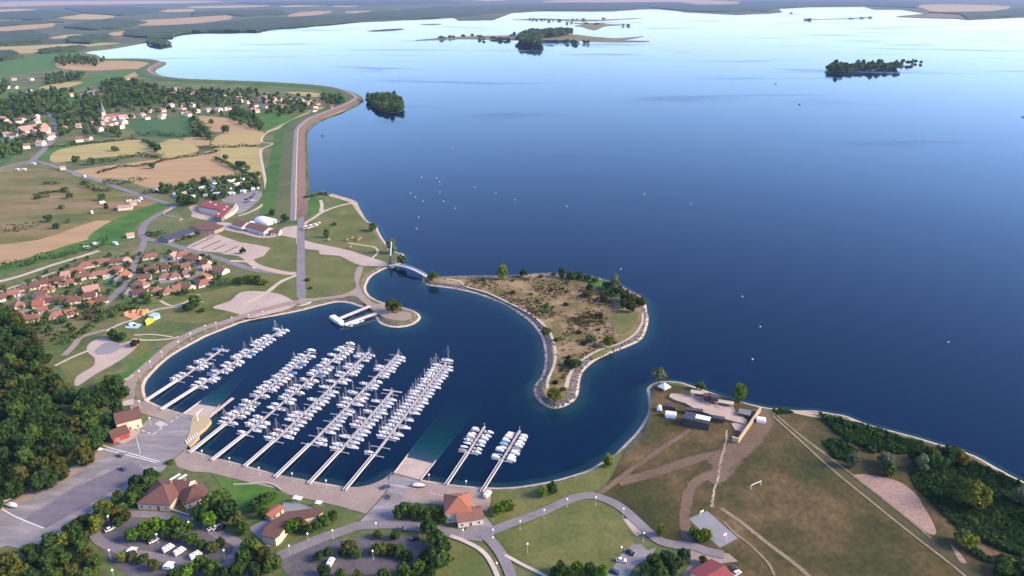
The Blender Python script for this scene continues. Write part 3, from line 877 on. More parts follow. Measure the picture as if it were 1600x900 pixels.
def sail(part, L, W, mast, boomcol):
    hu, de = hull_mesh(L, W, .78, transom=.62)
    part('hull', hu, 'gel', sm=True)
    part('deck', de, 'deckgrey')
    c = part('cabin', MB().loft(cabin_rings(-.08 * L, .30 * L, W * .62, W * .34, .82, .42, .6)), 'gel')
    for s in (-1, 1):
        part('cabin_window', MB().box((.06 * L, s * (W * .262), 1.04), (L * .16, .03, .16)), 'tinted', c)
    part('cockpit', MB().box((-.29 * L, 0, .82), (L * .32, W * .46, .06)), 'cockpit')
    part('coaming', MB().box((-.29 * L, W * .27, .92), (L * .34, .10, .22)).box((-.29 * L, -W * .27, .92), (L * .34, .10, .22)).box((-.46 * L, 0, .92), (.1, W * .5, .22)), 'gel')
    mx = .08 * L
    part('mast', MB().tube((mx, 0, 1.2), (mx, 0, mast), .085, .06, 6).tube((mx, -W * .3, mast * .62), (mx, W * .3, mast * .62), .03, n=4), 'alu')
    part('boom', MB().tube((mx - .1, 0, 1.95), (-.36 * L, 0, 1.9), .15, .10, 6), boomcol)
    part('rigging', MB().tube((mx, 0, mast - .2), (.49 * L, 0, 1.0), .018, n=3).tube((mx, 0, mast - .1), (-.49 * L, 0, .95), .018, n=3)
         .tube((mx, W * .3, mast * .62), (mx, W * .46, .85), .018, n=3).tube((mx, -W * .3, mast * .62), (mx, -W * .46, .85), .018, n=3), 'alu')
    part('pulpit', MB().tube((.44 * L, .36, 1.5), (.50 * L, 0, 1.55), .03, n=4).tube((.44 * L, -.36, 1.5), (.50 * L, 0, 1.55), .03, n=4).tube((.44 * L, .36, .95), (.44 * L, .36, 1.5), .03, n=4).tube((.44 * L, -.36, .95), (.44 * L, -.36, 1.5), .03, n=4), 'alu')
    part('rudder', MB().box((-.52 * L, 0, .35), (.22, .07, 1.1)), 'gel')
proto('sail_a', lambda p: sail(p, 7.2, 2.6, 9.8, 'whiteck'))
proto('sail_b', lambda p: sail(p, 6.4, 2.4, 8.8, 'blueck'))
proto('sail_c', lambda p: sail(p, 8.0, 2.8, 11.0, 'greyck'))

def motor_cabin(part):
    L, W = 6.6, 2.6
    hu, de = hull_mesh(L, W, .85, transom=.92)
    part('hull', hu, 'gel', sm=True)
    part('deck', de, 'deckgrey')
    c = part('cabin', MB().loft(cabin_rings(-.10 * L, .34 * L, W * .78, W * .5, .9, .85, .9)), 'gel')
    part('windscreen', MB().loft([[(.195 * L, .78, 1.28), (.195 * L, -.78, 1.28), (.12 * L, -.72, 1.74), (.12 * L, .72, 1.74)], [(.205 * L, .78, 1.28), (.205 * L, -.78, 1.28), (.13 * L, -.72, 1.76), (.13 * L, .72, 1.76)]]), 'tinted', c)
    for s in (-1, 1):
        part('cabin_window', MB().box((.02 * L, s * W * .36, 1.42), (L * .18, .04, .26)), 'tinted', c)
    part('cockpit', MB().box((-.30 * L, 0, .9), (L * .30, W * .66, .05)), 'cockpit')
    part('bench', MB().box((-.42 * L, 0, 1.05), (.5, W * .62, .35)), 'whiteck')
    part('outboard_motor', MB().box((-.545 * L, 0, 1.05), (.45, .38, .55), taper=.8).box((-.545 * L, 0, .35), (.2, .16, .95)), 'motor')
    part('bow_rail', MB().tube((.25 * L, .85, 1.5), (.49 * L, 0, 1.65), .03, n=4).tube((.25 * L, -.85, 1.5), (.49 * L, 0, 1.65), .03, n=4), 'alu')
proto('motor_cabin', motor_cabin)
def motor_open(part):
    L, W = 5.4, 2.2
    hu, de = hull_mesh(L, W, .62, transom=.94)
    part('hull', hu, 'gel', sm=True)
    part('deck', de, 'gel')
    part('cockpit', MB().box((-.14 * L, 0, .67), (L * .55, W * .70, .05)), 'cockpit')
    part('console', MB().box((.06 * L, .25, .95), (.6, .7, .6), taper=.75), 'gel')
    part('windscreen', MB().loft([[(.16 * L, .85, .7), (.16 * L, -.85, .7), (.10 * L, -.75, 1.15), (.10 * L, .75, 1.15)], [(.17 * L, .85, .7), (.17 * L, -.85, .7), (.11 * L, -.75, 1.17), (.11 * L, .75, 1.17)]]), 'tinted')
    part('bench', MB().box((-.30 * L, 0, .85), (.5, W * .62, .32)), 'whiteck')
    part('bow_cushion', MB().box((.28 * L, 0, .78), (.8, .9, .12), taper=.7), 'whiteck')
    part('outboard_motor', MB().box((-.55 * L, 0, .95), (.42, .36, .5), taper=.8).box((-.55 * L, 0, .3), (.18, .15, .9)), 'motor')
proto('motor_open', motor_open)
def covered(part):
    L, W = 6.0, 2.5
    hu, de = hull_mesh(L, W, .72, transom=.92)
    part('hull', hu, 'gel', sm=True)
    part('deck', de, 'gel')
    r = []
    for x, w, h in ((-.47, .80, .25), (-.30, .92, .55), (-.05, .96, .80), (.15, .86, .62), (.32, .58, .35), (.42, .25, .15)):
        r.append([(x * L, w * W / 2, .76), (x * L, w * W / 4, .76 + h * .85), (x * L, 0, .76 + h), (x * L, -w * W / 4, .76 + h * .85), (x * L, -w * W / 2, .76)])
    part('canvas_cover', MB().loft(r), 'whiteck')
    part('outboard_motor', MB().box((-.545 * L, 0, 1.0), (.45, .38, .55), taper=.8).box((-.545 * L, 0, .35), (.2, .16, .95)), 'motor')
    part('rub_rail', MB().tube((-.48 * L, W * .47, .70), (.1 * L, W * .485, .72), .035, n=4).tube((-.48 * L, -W * .47, .70), (.1 * L, -W * .485, .72), .035, n=4), 'greyck')
proto('covered', covered)
def ponton_boat(part):
    L, W = 6.4, 2.6
    for s in (-1, 1):
        part('float', MB().tube((-.48 * L, s * .85, .15), (.36 * L, s * .85, .15), .36, n=8).tube((.36 * L, s * .85, .15), (.49 * L, s * .85, .25), .36, .08, 8), 'alu')
    part('deck', MB().box((-.02 * L, 0, .58), (L * .92, W, .12)), 'deckgrey')
    part('railing', MB().box((-.02 * L, W * .48, .95), (L * .88, .06, .62)).box((-.02 * L, -W * .48, .95), (L * .88, .06, .62)).box((-.46 * L, 0, .95), (.06, W * .9, .62)), 'gel')
    part('sun_roof', MB().box((-.05 * L, 0, 2.3), (L * .62, W * .98, .10)), 'whiteck')
    part('roof_post', MB().tube((.2 * L, 1.1, .6), (.22 * L, 1.1, 2.3), .04, n=4).tube((.2 * L, -1.1, .6), (.22 * L, -1.1, 2.3), .04, n=4).tube((-.32 * L, 1.1, .6), (-.34 * L, 1.1, 2.3), .04, n=4).tube((-.32 * L, -1.1, .6), (-.34 * L, -1.1, 2.3), .04, n=4), 'alu')
    part('bench', MB().box((.22 * L, 0, .85), (.5, 1.8, .42)).box((-.34 * L, 0, .85), (.5, 1.8, .42)), 'whiteck')
    part('outboard_motor', MB().box((-.53 * L, 0, 1.0), (.45, .38, .55), taper=.8).box((-.53 * L, 0, .35), (.2, .16, .95)), 'motor')
proto('roofed', ponton_boat)

# ------------------------------------------------------------------ pontoons with their berths
M['pontoon'] = mat('weathered_pontoon_deck', [(.34, .31, .31), (.43, .39, .39)], 0.6, .8, .2, 4)
M['gang'] = mat('steel_gangway', [(.46, .45, .48), (.52, .51, .54)], 0.6, .5, metal=.2)
M['rail'] = mat('galvanised_rail', [(.50, .52, .56)], rough=.45, metal=.3)
M['float'] = mat('grey_float', [(.18, .18, .19)], rough=.7)
KINDS = {'sail_a': ('sailboat', 'white sailing boat'), 'sail_b': ('sailboat', 'short blue-covered sailing boat'),
         'sail_c': ('sailboat', 'long white sailing boat'), 'motor_cabin': ('motorboat', 'white cabin cruiser'),
         'motor_open': ('motorboat', 'small open white motorboat'), 'covered': ('motorboat', 'pale-covered white motorboat'), 'roofed': ('motorboat', 'flat-roofed white leisure boat')}
PN = [  # shore end, end of the gangway, outer end, occupancy on either side, kind of boats, wording
    ((229, 627), (276, 596), (348, 545), .68, .35, 'm', 'short promenade pontoon', 'short pontoon nearest the lakeside promenade, ten metres from the curved shore'),
    ((258, 641), (307, 606), (441, 514), .68, .8, 'm', 'second pontoon from promenade', 'long pontoon second from the lakeside promenade, left of the slipway'),
    ((297, 707), (352, 664), (484, 551), .85, .78, 'm', 'first pontoon past landing stage', 'long pontoon beside the timber landing stage and slipway wall'),
    ((336, 720), (382, 680), (545, 541), .68, .72, 'm', 'second pontoon past landing stage', 'longest pontoon, second from the timber landing stage'),
    ((385, 729), (428, 690), (576, 550), .36, .82, 's', 'third pontoon past landing stage', 'long pontoon third from the timber landing stage'),
    ((432, 746), (484, 695), (622, 554), .26, .85, 's', 'fourth pontoon past landing stage', 'long pontoon fourth from the timber landing stage, one side nearly empty'),
    ((483, 756), (530, 706), (612, 612), .65, .8, 's', 'half-length pontoon', 'half-length pontoon with a bare crosspiece at its end'),
    ((539, 766), (584, 712), (697, 567), .85, .92, 's', 'crowded pontoon by green slipway', 'long crowded pontoon beside the green-watered slipway'),
    ((701, 758), (731, 708), (757, 667), 1.0, 1.0, 'r', 'short pontoon by harbour office', 'short pontoon just past the green-watered slipway, in front of the red-roofed office'),
    ((758, 770), (784, 720), (812, 673), 1.0, 1.0, 'r', 'last short pontoon by grassy bank', 'last short pontoon starting beside the grassy bank, full of covered boats')]
rb = random.Random(21)
ORD = ['first', 'second', 'third', 'fourth', 'fifth', 'sixth', 'seventh', 'eighth', 'ninth', 'tenth', 'eleventh', 'twelfth', 'thirteenth', 'fourteenth', 'fifteenth', 'sixteenth', 'seventeenth', 'eighteenth', 'nineteenth', 'twentieth'] + ['%dth' % i if i % 10 not in (1, 2, 3) else '%d%s' % (i, {1: 'st', 2: 'nd', 3: 'rd'}[i % 10]) for i in range(21, 60)]
for ip, (a, b, c, pl_, pr_, kind, word, plabel) in enumerate(PN):
    A, B, C = G(*a, 1.7), G(*b, .5), G(*c, .5)
    A0 = Vector((A.x, A.y, 0))
    d = (Vector((C.x, C.y, 0)) - Vector((B.x, B.y, 0)))
    n_len = d.length
    d.normalize()
    ang = math.atan2(d.y, d.x)
    t = thing('pontoon', plabel, 'pontoon', (B.x, B.y, 0), ang)
    g = (A - Vector((B.x, B.y, 0)))
    gl_ = math.hypot(A.x - B.x, A.y - B.y)
    # local frame: x along the pontoon, shore end at x = -gl_
    obj('gangway', MB().loft([[(-gl_ - 1.2, .6, 1.72), (-gl_ - 1.2, -.6, 1.72), (-gl_ - 1.2, -.6, 1.52), (-gl_ - 1.2, .6, 1.52)], [(0, .6, .66), (0, -.6, .66), (0, -.6, .46), (0, .6, .46)]]), M['pontoon'], t)
    for s in (-1, 1):
        r = MB().loft([[(-gl_ - .6, s * .66 + .05, 2.75), (-gl_ - .6, s * .66 - .05, 2.75), (-gl_ - .6, s * .66 - .05, 1.6), (-gl_ - .6, s * .66 + .05, 1.6)], [(0, s * .66 + .05, 1.7), (0, s * .66 - .05, 1.7), (0, s * .66 - .05, .5), (0, s * .66 + .05, .5)]])
        obj('gangway_rail', r, M['gang'], t)
    obj('walkway', MB().box((n_len / 2, 0, .45), (n_len + .6, 1.35, .22)), M['pontoon'], t)
    obj('walkway_float', MB().box((n_len / 2, 0, .12), (n_len, 1.3, .42)), M['float'], t)
    obj('end_lamp', MB().tube((n_len - .1, 0, .5), (n_len - .1, 0, 2.4), .07, n=5).lathe([(.05, 0), (.22, .12), (.22, .35), (.05, .45)], (n_len - .1, 0, 2.4), 6), M['white'], t)
    sp = 3.75 if kind != 'r' else 3.2
    ns = int(n_len / sp)
    for s, occ in ((1, pl_), (-1, pr_)):
        for i in range(0, ns + 1, 2 if kind != 'r' else 4):
            x = min(n_len - .2, .3 + i * sp)
            f = obj('finger', MB().box((0, s * 3.2, .42), (.5, 4.4, .16)).box((0, s * 4.9, .12), (.45, .8, .4)), M['pontoon'], t, (x, 0, 0))
        nb_ = 0
        for i in range(ns):
            o_ = occ
            if ip == 7:
                o_ = 1.0 if i > ns * .42 else .6
            if rb.random() > o_:
                continue
            if ip == 6 and i >= ns - 1:
                continue
            if kind == 's':
                k = rb.choice(['sail_a', 'sail_a', 'sail_b', 'sail_c', 'sail_a', 'sail_b', 'motor_cabin'])
            elif kind == 'm':
                k = rb.choice(['motor_cabin', 'covered', 'motor_open', 'covered', 'sail_b', 'motor_cabin'] if ip else ['motor_open', 'covered', 'motor_cabin'])
            else:
                k = rb.choice(['roofed', 'covered', 'covered', 'roofed', 'motor_cabin']) if ip == 8 else rb.choice(['roofed', 'covered', 'roofed'])
            sc_ = rb.uniform(.74, .90)
            L_ = {'sail_a': 7.2, 'sail_b': 6.4, 'sail_c': 8.0, 'motor_cabin': 6.6, 'motor_open': 5.4, 'covered': 6.0, 'roofed': 6.4}[k] * sc_
            x = .3 + (i + .5) * sp + (.2 if i % 2 == 0 else -.2) + rb.uniform(-.12, .12)
            y = s * (1.2 + L_ / 2 + rb.uniform(0, .3))
            cat, lb = KINDS[k]
            sw = None
            q = rb.random()
            if k == 'covered':
                if q < .10: sw, lb = {'canvas_cover': 'blueck'}, 'motorboat under dark blue cover'
                elif q < .2: sw, lb = {'canvas_cover': 'greyck'}, 'white motorboat under grey cover'
            elif k == 'motor_open' and q < .12:
                sw, lb = {'hull': 'bluehull'}, 'open blue-hulled motorboat'
            elif k in ('sail_a', 'sail_b') and q < .05:
                sw, lb = {'deck': 'redhull'}, 'white sailing boat with red deck'
            if ip == 9 and s == 1 and i == 4:
                k, sw, lb = 'covered', {'canvas_cover': 'cyanck'}, 'pale-blue motorboat'
            loc = Vector((B.x, B.y, 0)) + d * x + Vector((-d.y, d.x, 0)) * y
            rzb = ang + (math.pi / 2 if s > 0 else -math.pi / 2) + R(rb.uniform(-3, 3))
            if rb.random() < .12:
                rzb += math.pi
            place(k, cat, f'{lb}, {ORD[nb_]} from shore, {"village" if s > 0 else "peninsula"} side, {word}', cat, loc, rzb, 'boats moored on the ' + word, (sc_ * (.9 if kind == 'r' else 1), sc_ * (.82 if kind == 'r' else 1.04), sc_ * (.85 if kind == 'r' else 1)), sw)
            nb_ += 1
    if ip == 6:
        obj('crosspiece', MB().box((n_len + .9, 0, .45), (1.3, 12, .2)), M['pontoon'], t)
    if ip in (2, 3, 7):
        obj('crosspiece', MB().box((n_len + .3, 0, .43), (.9, 9, .2)), M['pontoon'], t)
# two boats lying across the ends
for ip, k, lb in ((7, 'sail_c', 'long white sailing boat with tall mast lying across the end of the crowded pontoon'), (3, 'motor_cabin', 'white cabin cruiser lying across the end of the longest pontoon'), (2, 'covered', 'white covered motorboat lying across the end of the pontoon by the timber landing stage')):
    c, b = G(*PN[ip][2], 0), G(*PN[ip][1], 0)
    d = (c - b).normalized()
    p = c + d * 2.6
    place(k, KINDS[k][0], lb, KINDS[k][0], (p.x, p.y, 0), math.atan2(d.y, d.x) - math.pi / 2, None)

# timber landing stage beside the slipway
M['timber'] = mat('weathered_timber', [(.28, .22, .16), (.36, .29, .22)], 1.2, .8, .3, 4)
A, B = G(327, 651, .9), G(364, 621.5, .9)
d = B - A
t = thing('jetty', 'narrow pale jetty along the edge of the slipway', 'jetty', (A.x, A.y, 0), math.atan2(d.y, d.x))
obj('deck', MB().box((d.length / 2, 0, .8), (d.length, 2.0, .25)), M['concrete'], t)
for i in range(6):
    obj('pile', MB().tube((1 + i * (d.length - 2) / 5, 0.7, -3), (1 + i * (d.length - 2) / 5, .7, .7), .15, n=6).tube((1 + i * (d.length - 2) / 5, -.7, -3), (1 + i * (d.length - 2) / 5, -.7, .7), .15, n=6), M['timber'], t)
M['sandstone'] = mat('yellow_planks', [(.36, .28, .16), (.44, .35, .21)], 1.2, .8, .2, 4)
pl = [G(u, v, 1.9) for u, v in P("300,652 308,648 327,652 330,657 322,667 311,676 311,682 297,698 290,694 296,676")]
c = G(310, 668, 0)
t = thing('landing_stage', 'yellow timber landing stage at the corner of the slipway apron', 'landing stage', (c.x, c.y, 0))
obj('deck', MB().slab([(p.x - c.x, p.y - c.y) for p in pl], -1.0, 1.98), M['sandstone'], t)
for i in range(6):
    p = G(291 + i * 3.4, 690 - i * 2.4, 2.05)
    obj('crossbeam', MB().box((p.x - c.x, p.y - c.y, 2.1), (.45, 3.6, .25), R(35)), M['white'], t)
p = G(309, 656, 2.0)
t = thing('boat_hoist', 'white boat hoist arm on the yellow landing stage', 'hoist', (p.x, p.y, 1.98), R(60))
obj('post', MB().tube((0, 0, 0), (0, 0, 4.2), .22, .16, 8), M['white'], t)
obj('arm', MB().tube((0, 0, 4.0), (4.6, .4, 4.6), .16, .10, 6).tube((0, 0, 2.6), (2.3, .2, 4.2), .08, n=5), M['white'], t)
obj('base_plate', MB().lathe([(.6, 0), (.6, .12), (.3, .2)], n=8), M['white'], t)

# excursion-boat pier on the spit
for (a, b, lb) in (((578, 480), (532, 498), 'upper gangway pier leading to the white excursion boat'), ((588, 491), (538, 508), 'lower gangway pier with small boats along it by the spit')):
    A, B = G(*a, 1.4), G(*b, .9)
    d = Vector((B.x - A.x, B.y - A.y, 0))
    t = thing('pier', lb, 'pier', (A.x, A.y, 0), math.atan2(d.y, d.x))
    ln = d.length
    obj('deck', MB().loft([[(-1, .9, 1.85), (-1, -.9, 1.85), (-1, -.9, 1.6), (-1, .9, 1.6)], [(ln, .9, 1.0), (ln, -.9, 1.0), (ln, -.9, .75), (ln, .9, .75)]]), M['pontoon'], t)
    for s in (-1, 1):
        obj('railing', MB().loft([[(0, s * .95 + .04, 2.8), (0, s * .95 - .04, 2.8), (0, s * .95 - .04, 1.7), (0, s * .95 + .04, 1.7)], [(ln, s * .95 + .04, 1.95), (ln, s * .95 - .04, 1.95), (ln, s * .95 - .04, .85), (ln, s * .95 + .04, .85)]]), M['gang'], t)
    for i in range(4):
        obj('pile', MB().tube((ln * (i + .5) / 4, .7, -4), (ln * (i + .5) / 4, .7, 1.0), .14, n=6).tube((ln * (i + .5) / 4, -.7, -4), (ln * (i + .5) / 4, -.7, 1.0), .14, n=6), M['timber'], t)
p, q = G(519, 497, .5), G(536, 509, .5)
d = q - p
ln = d.length * 1.15
t = thing('excursion_boat', 'white excursion boat with long roof at the end of the twin pier', 'boat', ((p.x + q.x) / 2, (p.y + q.y) / 2, 0), math.atan2(d.y, d.x))
hu, de = hull_mesh(ln, 4.6, 1.1, transom=.9)
obj('hull', hu, M['gel'], t, smooth_shade=True)
obj('deck', de, M['deckgrey'], t)
sal = obj('saloon', MB().box((-.05 * ln, 0, 1.9), (ln * .7, 3.6, 1.6)), M['gel'], t)
for s in (-1, 1):
    for i in range(6):
        obj('window', MB().box((-.34 * ln + i * ln * .115, s * 1.81, 2.1), (ln * .085, .05, .8)), M['tinted'], sal)
obj('roof', MB().box((-.05 * ln, 0, 2.78), (ln * .76, 4.2, .16), taper=.97), M['gel'], t)
obj('wheelhouse', MB().box((.30 * ln, 0, 2.2), (1.6, 2.6, 2.0), taper=.85), M['gel'], t)
for (u, v, k, lb, sw, r_) in ((546, 509, 'motor_open', 'small white launch behind the excursion boat on the lower pier', None, -18), (555, 505, 'covered', 'white covered dinghy midway along the lower pier of the spit', None, 30), (563, 502, 'motor_open', 'open yellow-green launch moored on the lower pier near the spit', None, 28), (541, 507, 'motor_open', 'blue-hulled launch squeezed between the excursion boat and the lower pier', {'hull': 'bluehull'}, 10)):
    p = G(u, v, .3)
    place(k, KINDS[k][0], lb, KINDS[k][0], (p.x, p.y, 0), R(r_), None, None, sw)

# mooring buoys out on the lake
M['buoyw'] = mat('white_buoy', [(.78, .77, .76)], rough=.4)
M['buoyd'] = mat('dark_buoy', [(.04, .05, .05)], rough=.5)
for u, v, dk in ((707.5, 230, 0), (659, 277, 0), (682.5, 278, 0), (687, 284, 0), (742, 292, 0), (687.5, 300, 0), (641.5, 302, 0), (649, 308, 0), (661, 314, 0), (693, 314, 0), (711, 325, 0), (654, 339, 0), (651, 357, 0), (775, 302, 0), (805, 312, 0), (886, 322, 0), (1007, 303, 0), (1080, 318, 0), (1176, 561, 0), (1188, 510, 0), (1160, 463, 0), (1482, 534, 0), (970, 420, 0), (504, 212, 1), (1598, 183, 1), (1249, 163, 1), (1212, 131, 1)):
    p = G(u, v, .3)
    k = .75 if not dk else 2.2
    if dk and u > 1000:
        k = 2.5
    t = thing('mooring_buoy', 'dark marker buoy floating alone off the dike and islands' if dk else 'white mooring buoy floating on the open lake', 'buoy', (p.x, p.y, 0), 0, 'dark marker buoys' if dk else 'white mooring buoys on the lake', (k, k, k))
    obj('float', MB().lathe([(.2, -.35), (.6, -.1), (.72, .2), (.6, .55), (.25, .8), (.08, .85)], n=10), M['buoyd' if dk else 'buoyw'], t, smooth_shade=True)
    obj('top_ring', MB().tube((0, 0, .8), (0, 0, 1.15), .06, n=5).tube((-.15, 0, 1.15), (.15, 0, 1.15), .05, n=5), M['rail'], t)
# ------------------------------------------------------------------ trees, hedges, woods
M['lf_dark'] = leaf_mat('dark_green_leaves', (.022, .052, .018), (.062, .112, .032))
M['lf_mid'] = leaf_mat('mid_green_leaves', (.034, .074, .016), (.102, .160, .036))
M['lf_olive'] = leaf_mat('olive_leaves', (.045, .060, .016), (.125, .130, .034))
M['lf_yellow'] = leaf_mat('yellow_green_leaves', (.075, .105, .014), (.22, .235, .040))
M['lf_bright'] = leaf_mat('bright_green_leaves', (.045, .105, .010), (.150, .250, .028))
M['lf_pale'] = leaf_mat('pale_grey_green_leaves', (.075, .105, .050), (.19, .22, .115))
M['lf_gold'] = leaf_mat('golden_leaves', (.10, .080, .015), (.20, .150, .030))
M['lf_red'] = leaf_mat('reddish_brown_leaves', (.045, .022, .016), (.085, .045, .030))
M['bark'] = mat('tree_bark', [(.06, .045, .035), (.10, .08, .06)], 3, .95, .4, 6, world_co=False)

def crown(seed, form, nclump, nleaf, leaf):
    """leaf-sized faces gathered in clumps through the crown's volume (unit size: radius 1, base at z 0)"""
    r = random.Random(seed)
    mb = MB()
    cl = []
    for _ in range(nclump):
        while True:
            x, y, z = r.uniform(-1, 1), r.uniform(-1, 1), r.uniform(-1, 1)
            q = x * x + y * y + z * z
            if .12 < q < 1.0:
                break
        if form == 'round':
            c = Vector((x * .72, y * .72, .95 + z * .72 * (1.0 if z > 0 else .75)))
            cr = r.uniform(.24, .42)
        elif form == 'spread':
            c = Vector((x * .78, y * .78, .75 + z * .45))
            cr = r.uniform(.24, .38)
        elif form == 'tall':
            c = Vector((x * .62 * (1 - .25 * z), y * .62 * (1 - .25 * z), 1.35 + z * 1.15))
            cr = r.uniform(.26, .40)
        elif form == 'willow':
            c = Vector((x * .72, y * .72, .95 + z * .68))
            cr = r.uniform(.22, .34)
        else:
            c = Vector((x * .76, y * .76, .42 + z * .32))
            cr = r.uniform(.22, .36)
        cl.append((c, cr))
    for c, cr in cl:
        for _ in range(nleaf):
            n = Vector((r.gauss(0, 1), r.gauss(0, 1), r.gauss(.25, 1))).normalized()
            p = c + n * cr * r.uniform(.72, 1.08)
            if p.z < .02:
                p.z = .02 + r.random() * .1
            d = (n + Vector((r.uniform(-.6, .6), r.uniform(-.6, .6), r.uniform(-.4, .7)))).normalized()
            a = d.orthogonal().normalized()
            a = Matrix.Rotation(r.uniform(0, 6.28), 3, d) @ a
            b = d.cross(a)
            s = leaf * r.uniform(.7, 1.35)
            if form == 'willow':
                sl = s * 2.0
                a = Vector((a.x * .4, a.y * .4, -1)).normalized()
                b = a.cross(d).normalized()
                mb.add([p - b * s * .5, p + b * s * .5, p + b * s * .3 + a * sl, p - b * s * .3 + a * sl], [(0, 1, 2, 3)])
            else:
                mb.add([p - a * s - b * s * .6, p + a * s - b * s * .75, p + a * s * .8 + b * s * .7, p - a * s * .7 + b * s * .8], [(0, 1, 2, 3)])
    return mb

def trunk(seed, h, reach):
    r = random.Random(seed)
    mb = MB().tube((0, 0, -.25), (.02, .01, h * .55), .085, .06, 7).tube((.02, .01, h * .55), (.0, .04, h * 1.25), .06, .02, 6)
    for i in range(5):
        t = i * 1.256 + r.uniform(-.3, .3)
        z0 = h * r.uniform(.4, .8)
        mb.tube((0, 0, z0), (math.cos(t) * reach, math.sin(t) * reach, z0 + reach * r.uniform(.5, .95)), .035, .012, 5)
    return mb

FORMS = {}
for form, n, nc, nl, lf in (('round', 3, 26, 46, .115), ('spread', 2, 24, 44, .115), ('tall', 2, 28, 40, .115), ('willow', 2, 24, 44, .10), ('bush', 2, 16, 40, .13)):
    FORMS[form] = []
    for i in range(n):
        cm = crown(100 + i * 7 + len(form), form, nc, nl, lf).mesh('crown')
        cm.materials.append(M['lf_mid'])
        tm = trunk(i, .8 if form != 'bush' else .3, .5).mesh('trunk')
        tm.materials.append(M['bark'])
        FORMS[form].append((cm, tm))
ZC = {'round': .95, 'spread': .75, 'tall': 1.35, 'willow': .95, 'bush': .42}
TONE = {'lf_dark': 'dark green', 'lf_mid': 'mid green', 'lf_olive': 'olive green', 'lf_yellow': 'yellow-green', 'lf_bright': 'bright green', 'lf_pale': 'pale grey-green', 'lf_gold': 'golden', 'lf_red': 'reddish brown'}
SHAPE = {'round': 'rounded', 'spread': 'low spreading', 'tall': 'tall narrow', 'willow': 'drooping', 'bush': 'low bushy'}
rt = random.Random(5)
NTREE = [0]
def tree(u, v, rad, form, tone, where, ground=LZ, group=None, lab=None):
    """a tree whose crown the photograph shows at pixel u, v"""
    zc = ZC[form]
    p = G(u, v, ground + zc * rad)
    k = rad * rt.uniform(.95, 1.05)
    name = 'tree' if form != 'bush' else 'bush'
    lb = lab or f'{TONE[tone]} {SHAPE[form]} {name} {where}'
    if rad < 1.7 and form != 'bush':
        name = 'tree'
    t = thing(name, lb, name, (p.x, p.y, ground), rt.uniform(0, 6.28), group or f'trees {where}', (k, k, k * rt.uniform(.92, 1.1)))
    cm, tm = rt.choice(FORMS[form])
    obj('crown', cm, M[tone], t)
    obj('trunk', tm, M['bark'], t)
    NTREE[0] += 1
    return t

def inside(u, v, poly):
    c = False
    j = len(poly) - 1
    for i in range(len(poly)):
        (xi, yi), (xj, yj) = poly[i], poly[j]
        if (yi > v) != (yj > v) and u < (xj - xi) * (v - yi) / (yj - yi) + xi:
            c = not c
        j = i
    return c

def scatter(txt, spacing, seed, tries=4000, ox=0, oy=0, k=1.0):
    """points of the traced ground patch no closer to each other than spacing metres"""
    poly = P(txt, ox, oy, k)
    r = random.Random(seed)
    us, vs_ = [p[0] for p in poly], [p[1] for p in poly]
    got, w = [], []
    for _ in range(tries):
        u, v = r.uniform(min(us), max(us)), r.uniform(min(vs_), max(vs_))
        if not inside(u, v, poly):
            continue
        p = G(u, v)
        if all((p.x - q.x) ** 2 + (p.y - q.y) ** 2 > spacing ** 2 for q in w):
            w.append(p)
            got.append((u, v))
    return got

# the wood beside the slipway apron
for u, v in scatter("-25,478 25,492 45,515 62,545 85,580 100,606 128,628 150,604 178,592 194,612 180,640 172,672 150,700 110,730 60,756 0,782 -25,790", 8.2, 3):
    tree(u, v, rt.uniform(4.6, 6.6), rt.choice(['round', 'round', 'tall']), rt.choice(['lf_dark', 'lf_dark', 'lf_mid', 'lf_dark', 'lf_olive']), 'in the dense wood beside the slipway apron')
# belt between the apron and the parking loop
for u, v in scatter("236,738 215,742 190,762 150,790 100,836 66,850 20,868 -20,872 -20,905 150,905 165,880 140,840 150,815 195,798 215,775 240,755", 6.0, 9):
    tree(u, v, rt.uniform(3.0, 4.6), rt.choice(['round', 'round', 'spread']), rt.choice(['lf_dark', 'lf_mid', 'lf_dark', 'lf_olive', 'lf_mid', 'lf_yellow']), 'in the belt between apron and parking loop')
w_ = 'in the parking loop island'
for u, v, r_, f, tn in ((206, 836, 3.2, 'round', 'lf_bright'), (222, 826, 3.0, 'round', 'lf_bright'), (240, 821, 3.4, 'round', 'lf_bright'), (256, 820, 3.0, 'round', 'lf_bright'), (271, 816, 3.2, 'round', 'lf_bright'), (232, 838, 2.8, 'round', 'lf_mid'), (262, 833, 3.0, 'round', 'lf_mid'), (280, 834, 3.0, 'round', 'lf_mid'), (292, 822, 2.8, 'round', 'lf_bright'), (195, 806, 3.0, 'round', 'lf_olive'), (178, 802, 2.6, 'round', 'lf_gold'), (185, 815, 2.6, 'round', 'lf_dark'),
                        (300, 843, 3.0, 'round', 'lf_mid'), (314, 851, 2.6, 'round', 'lf_mid'), (332, 853, 3.0, 'round', 'lf_olive'), (345, 848, 2.4, 'round', 'lf_dark')):
    tree(u, v, r_, f, tn, w_)
w_ = 'on the lawn between the two brown-roofed houses'
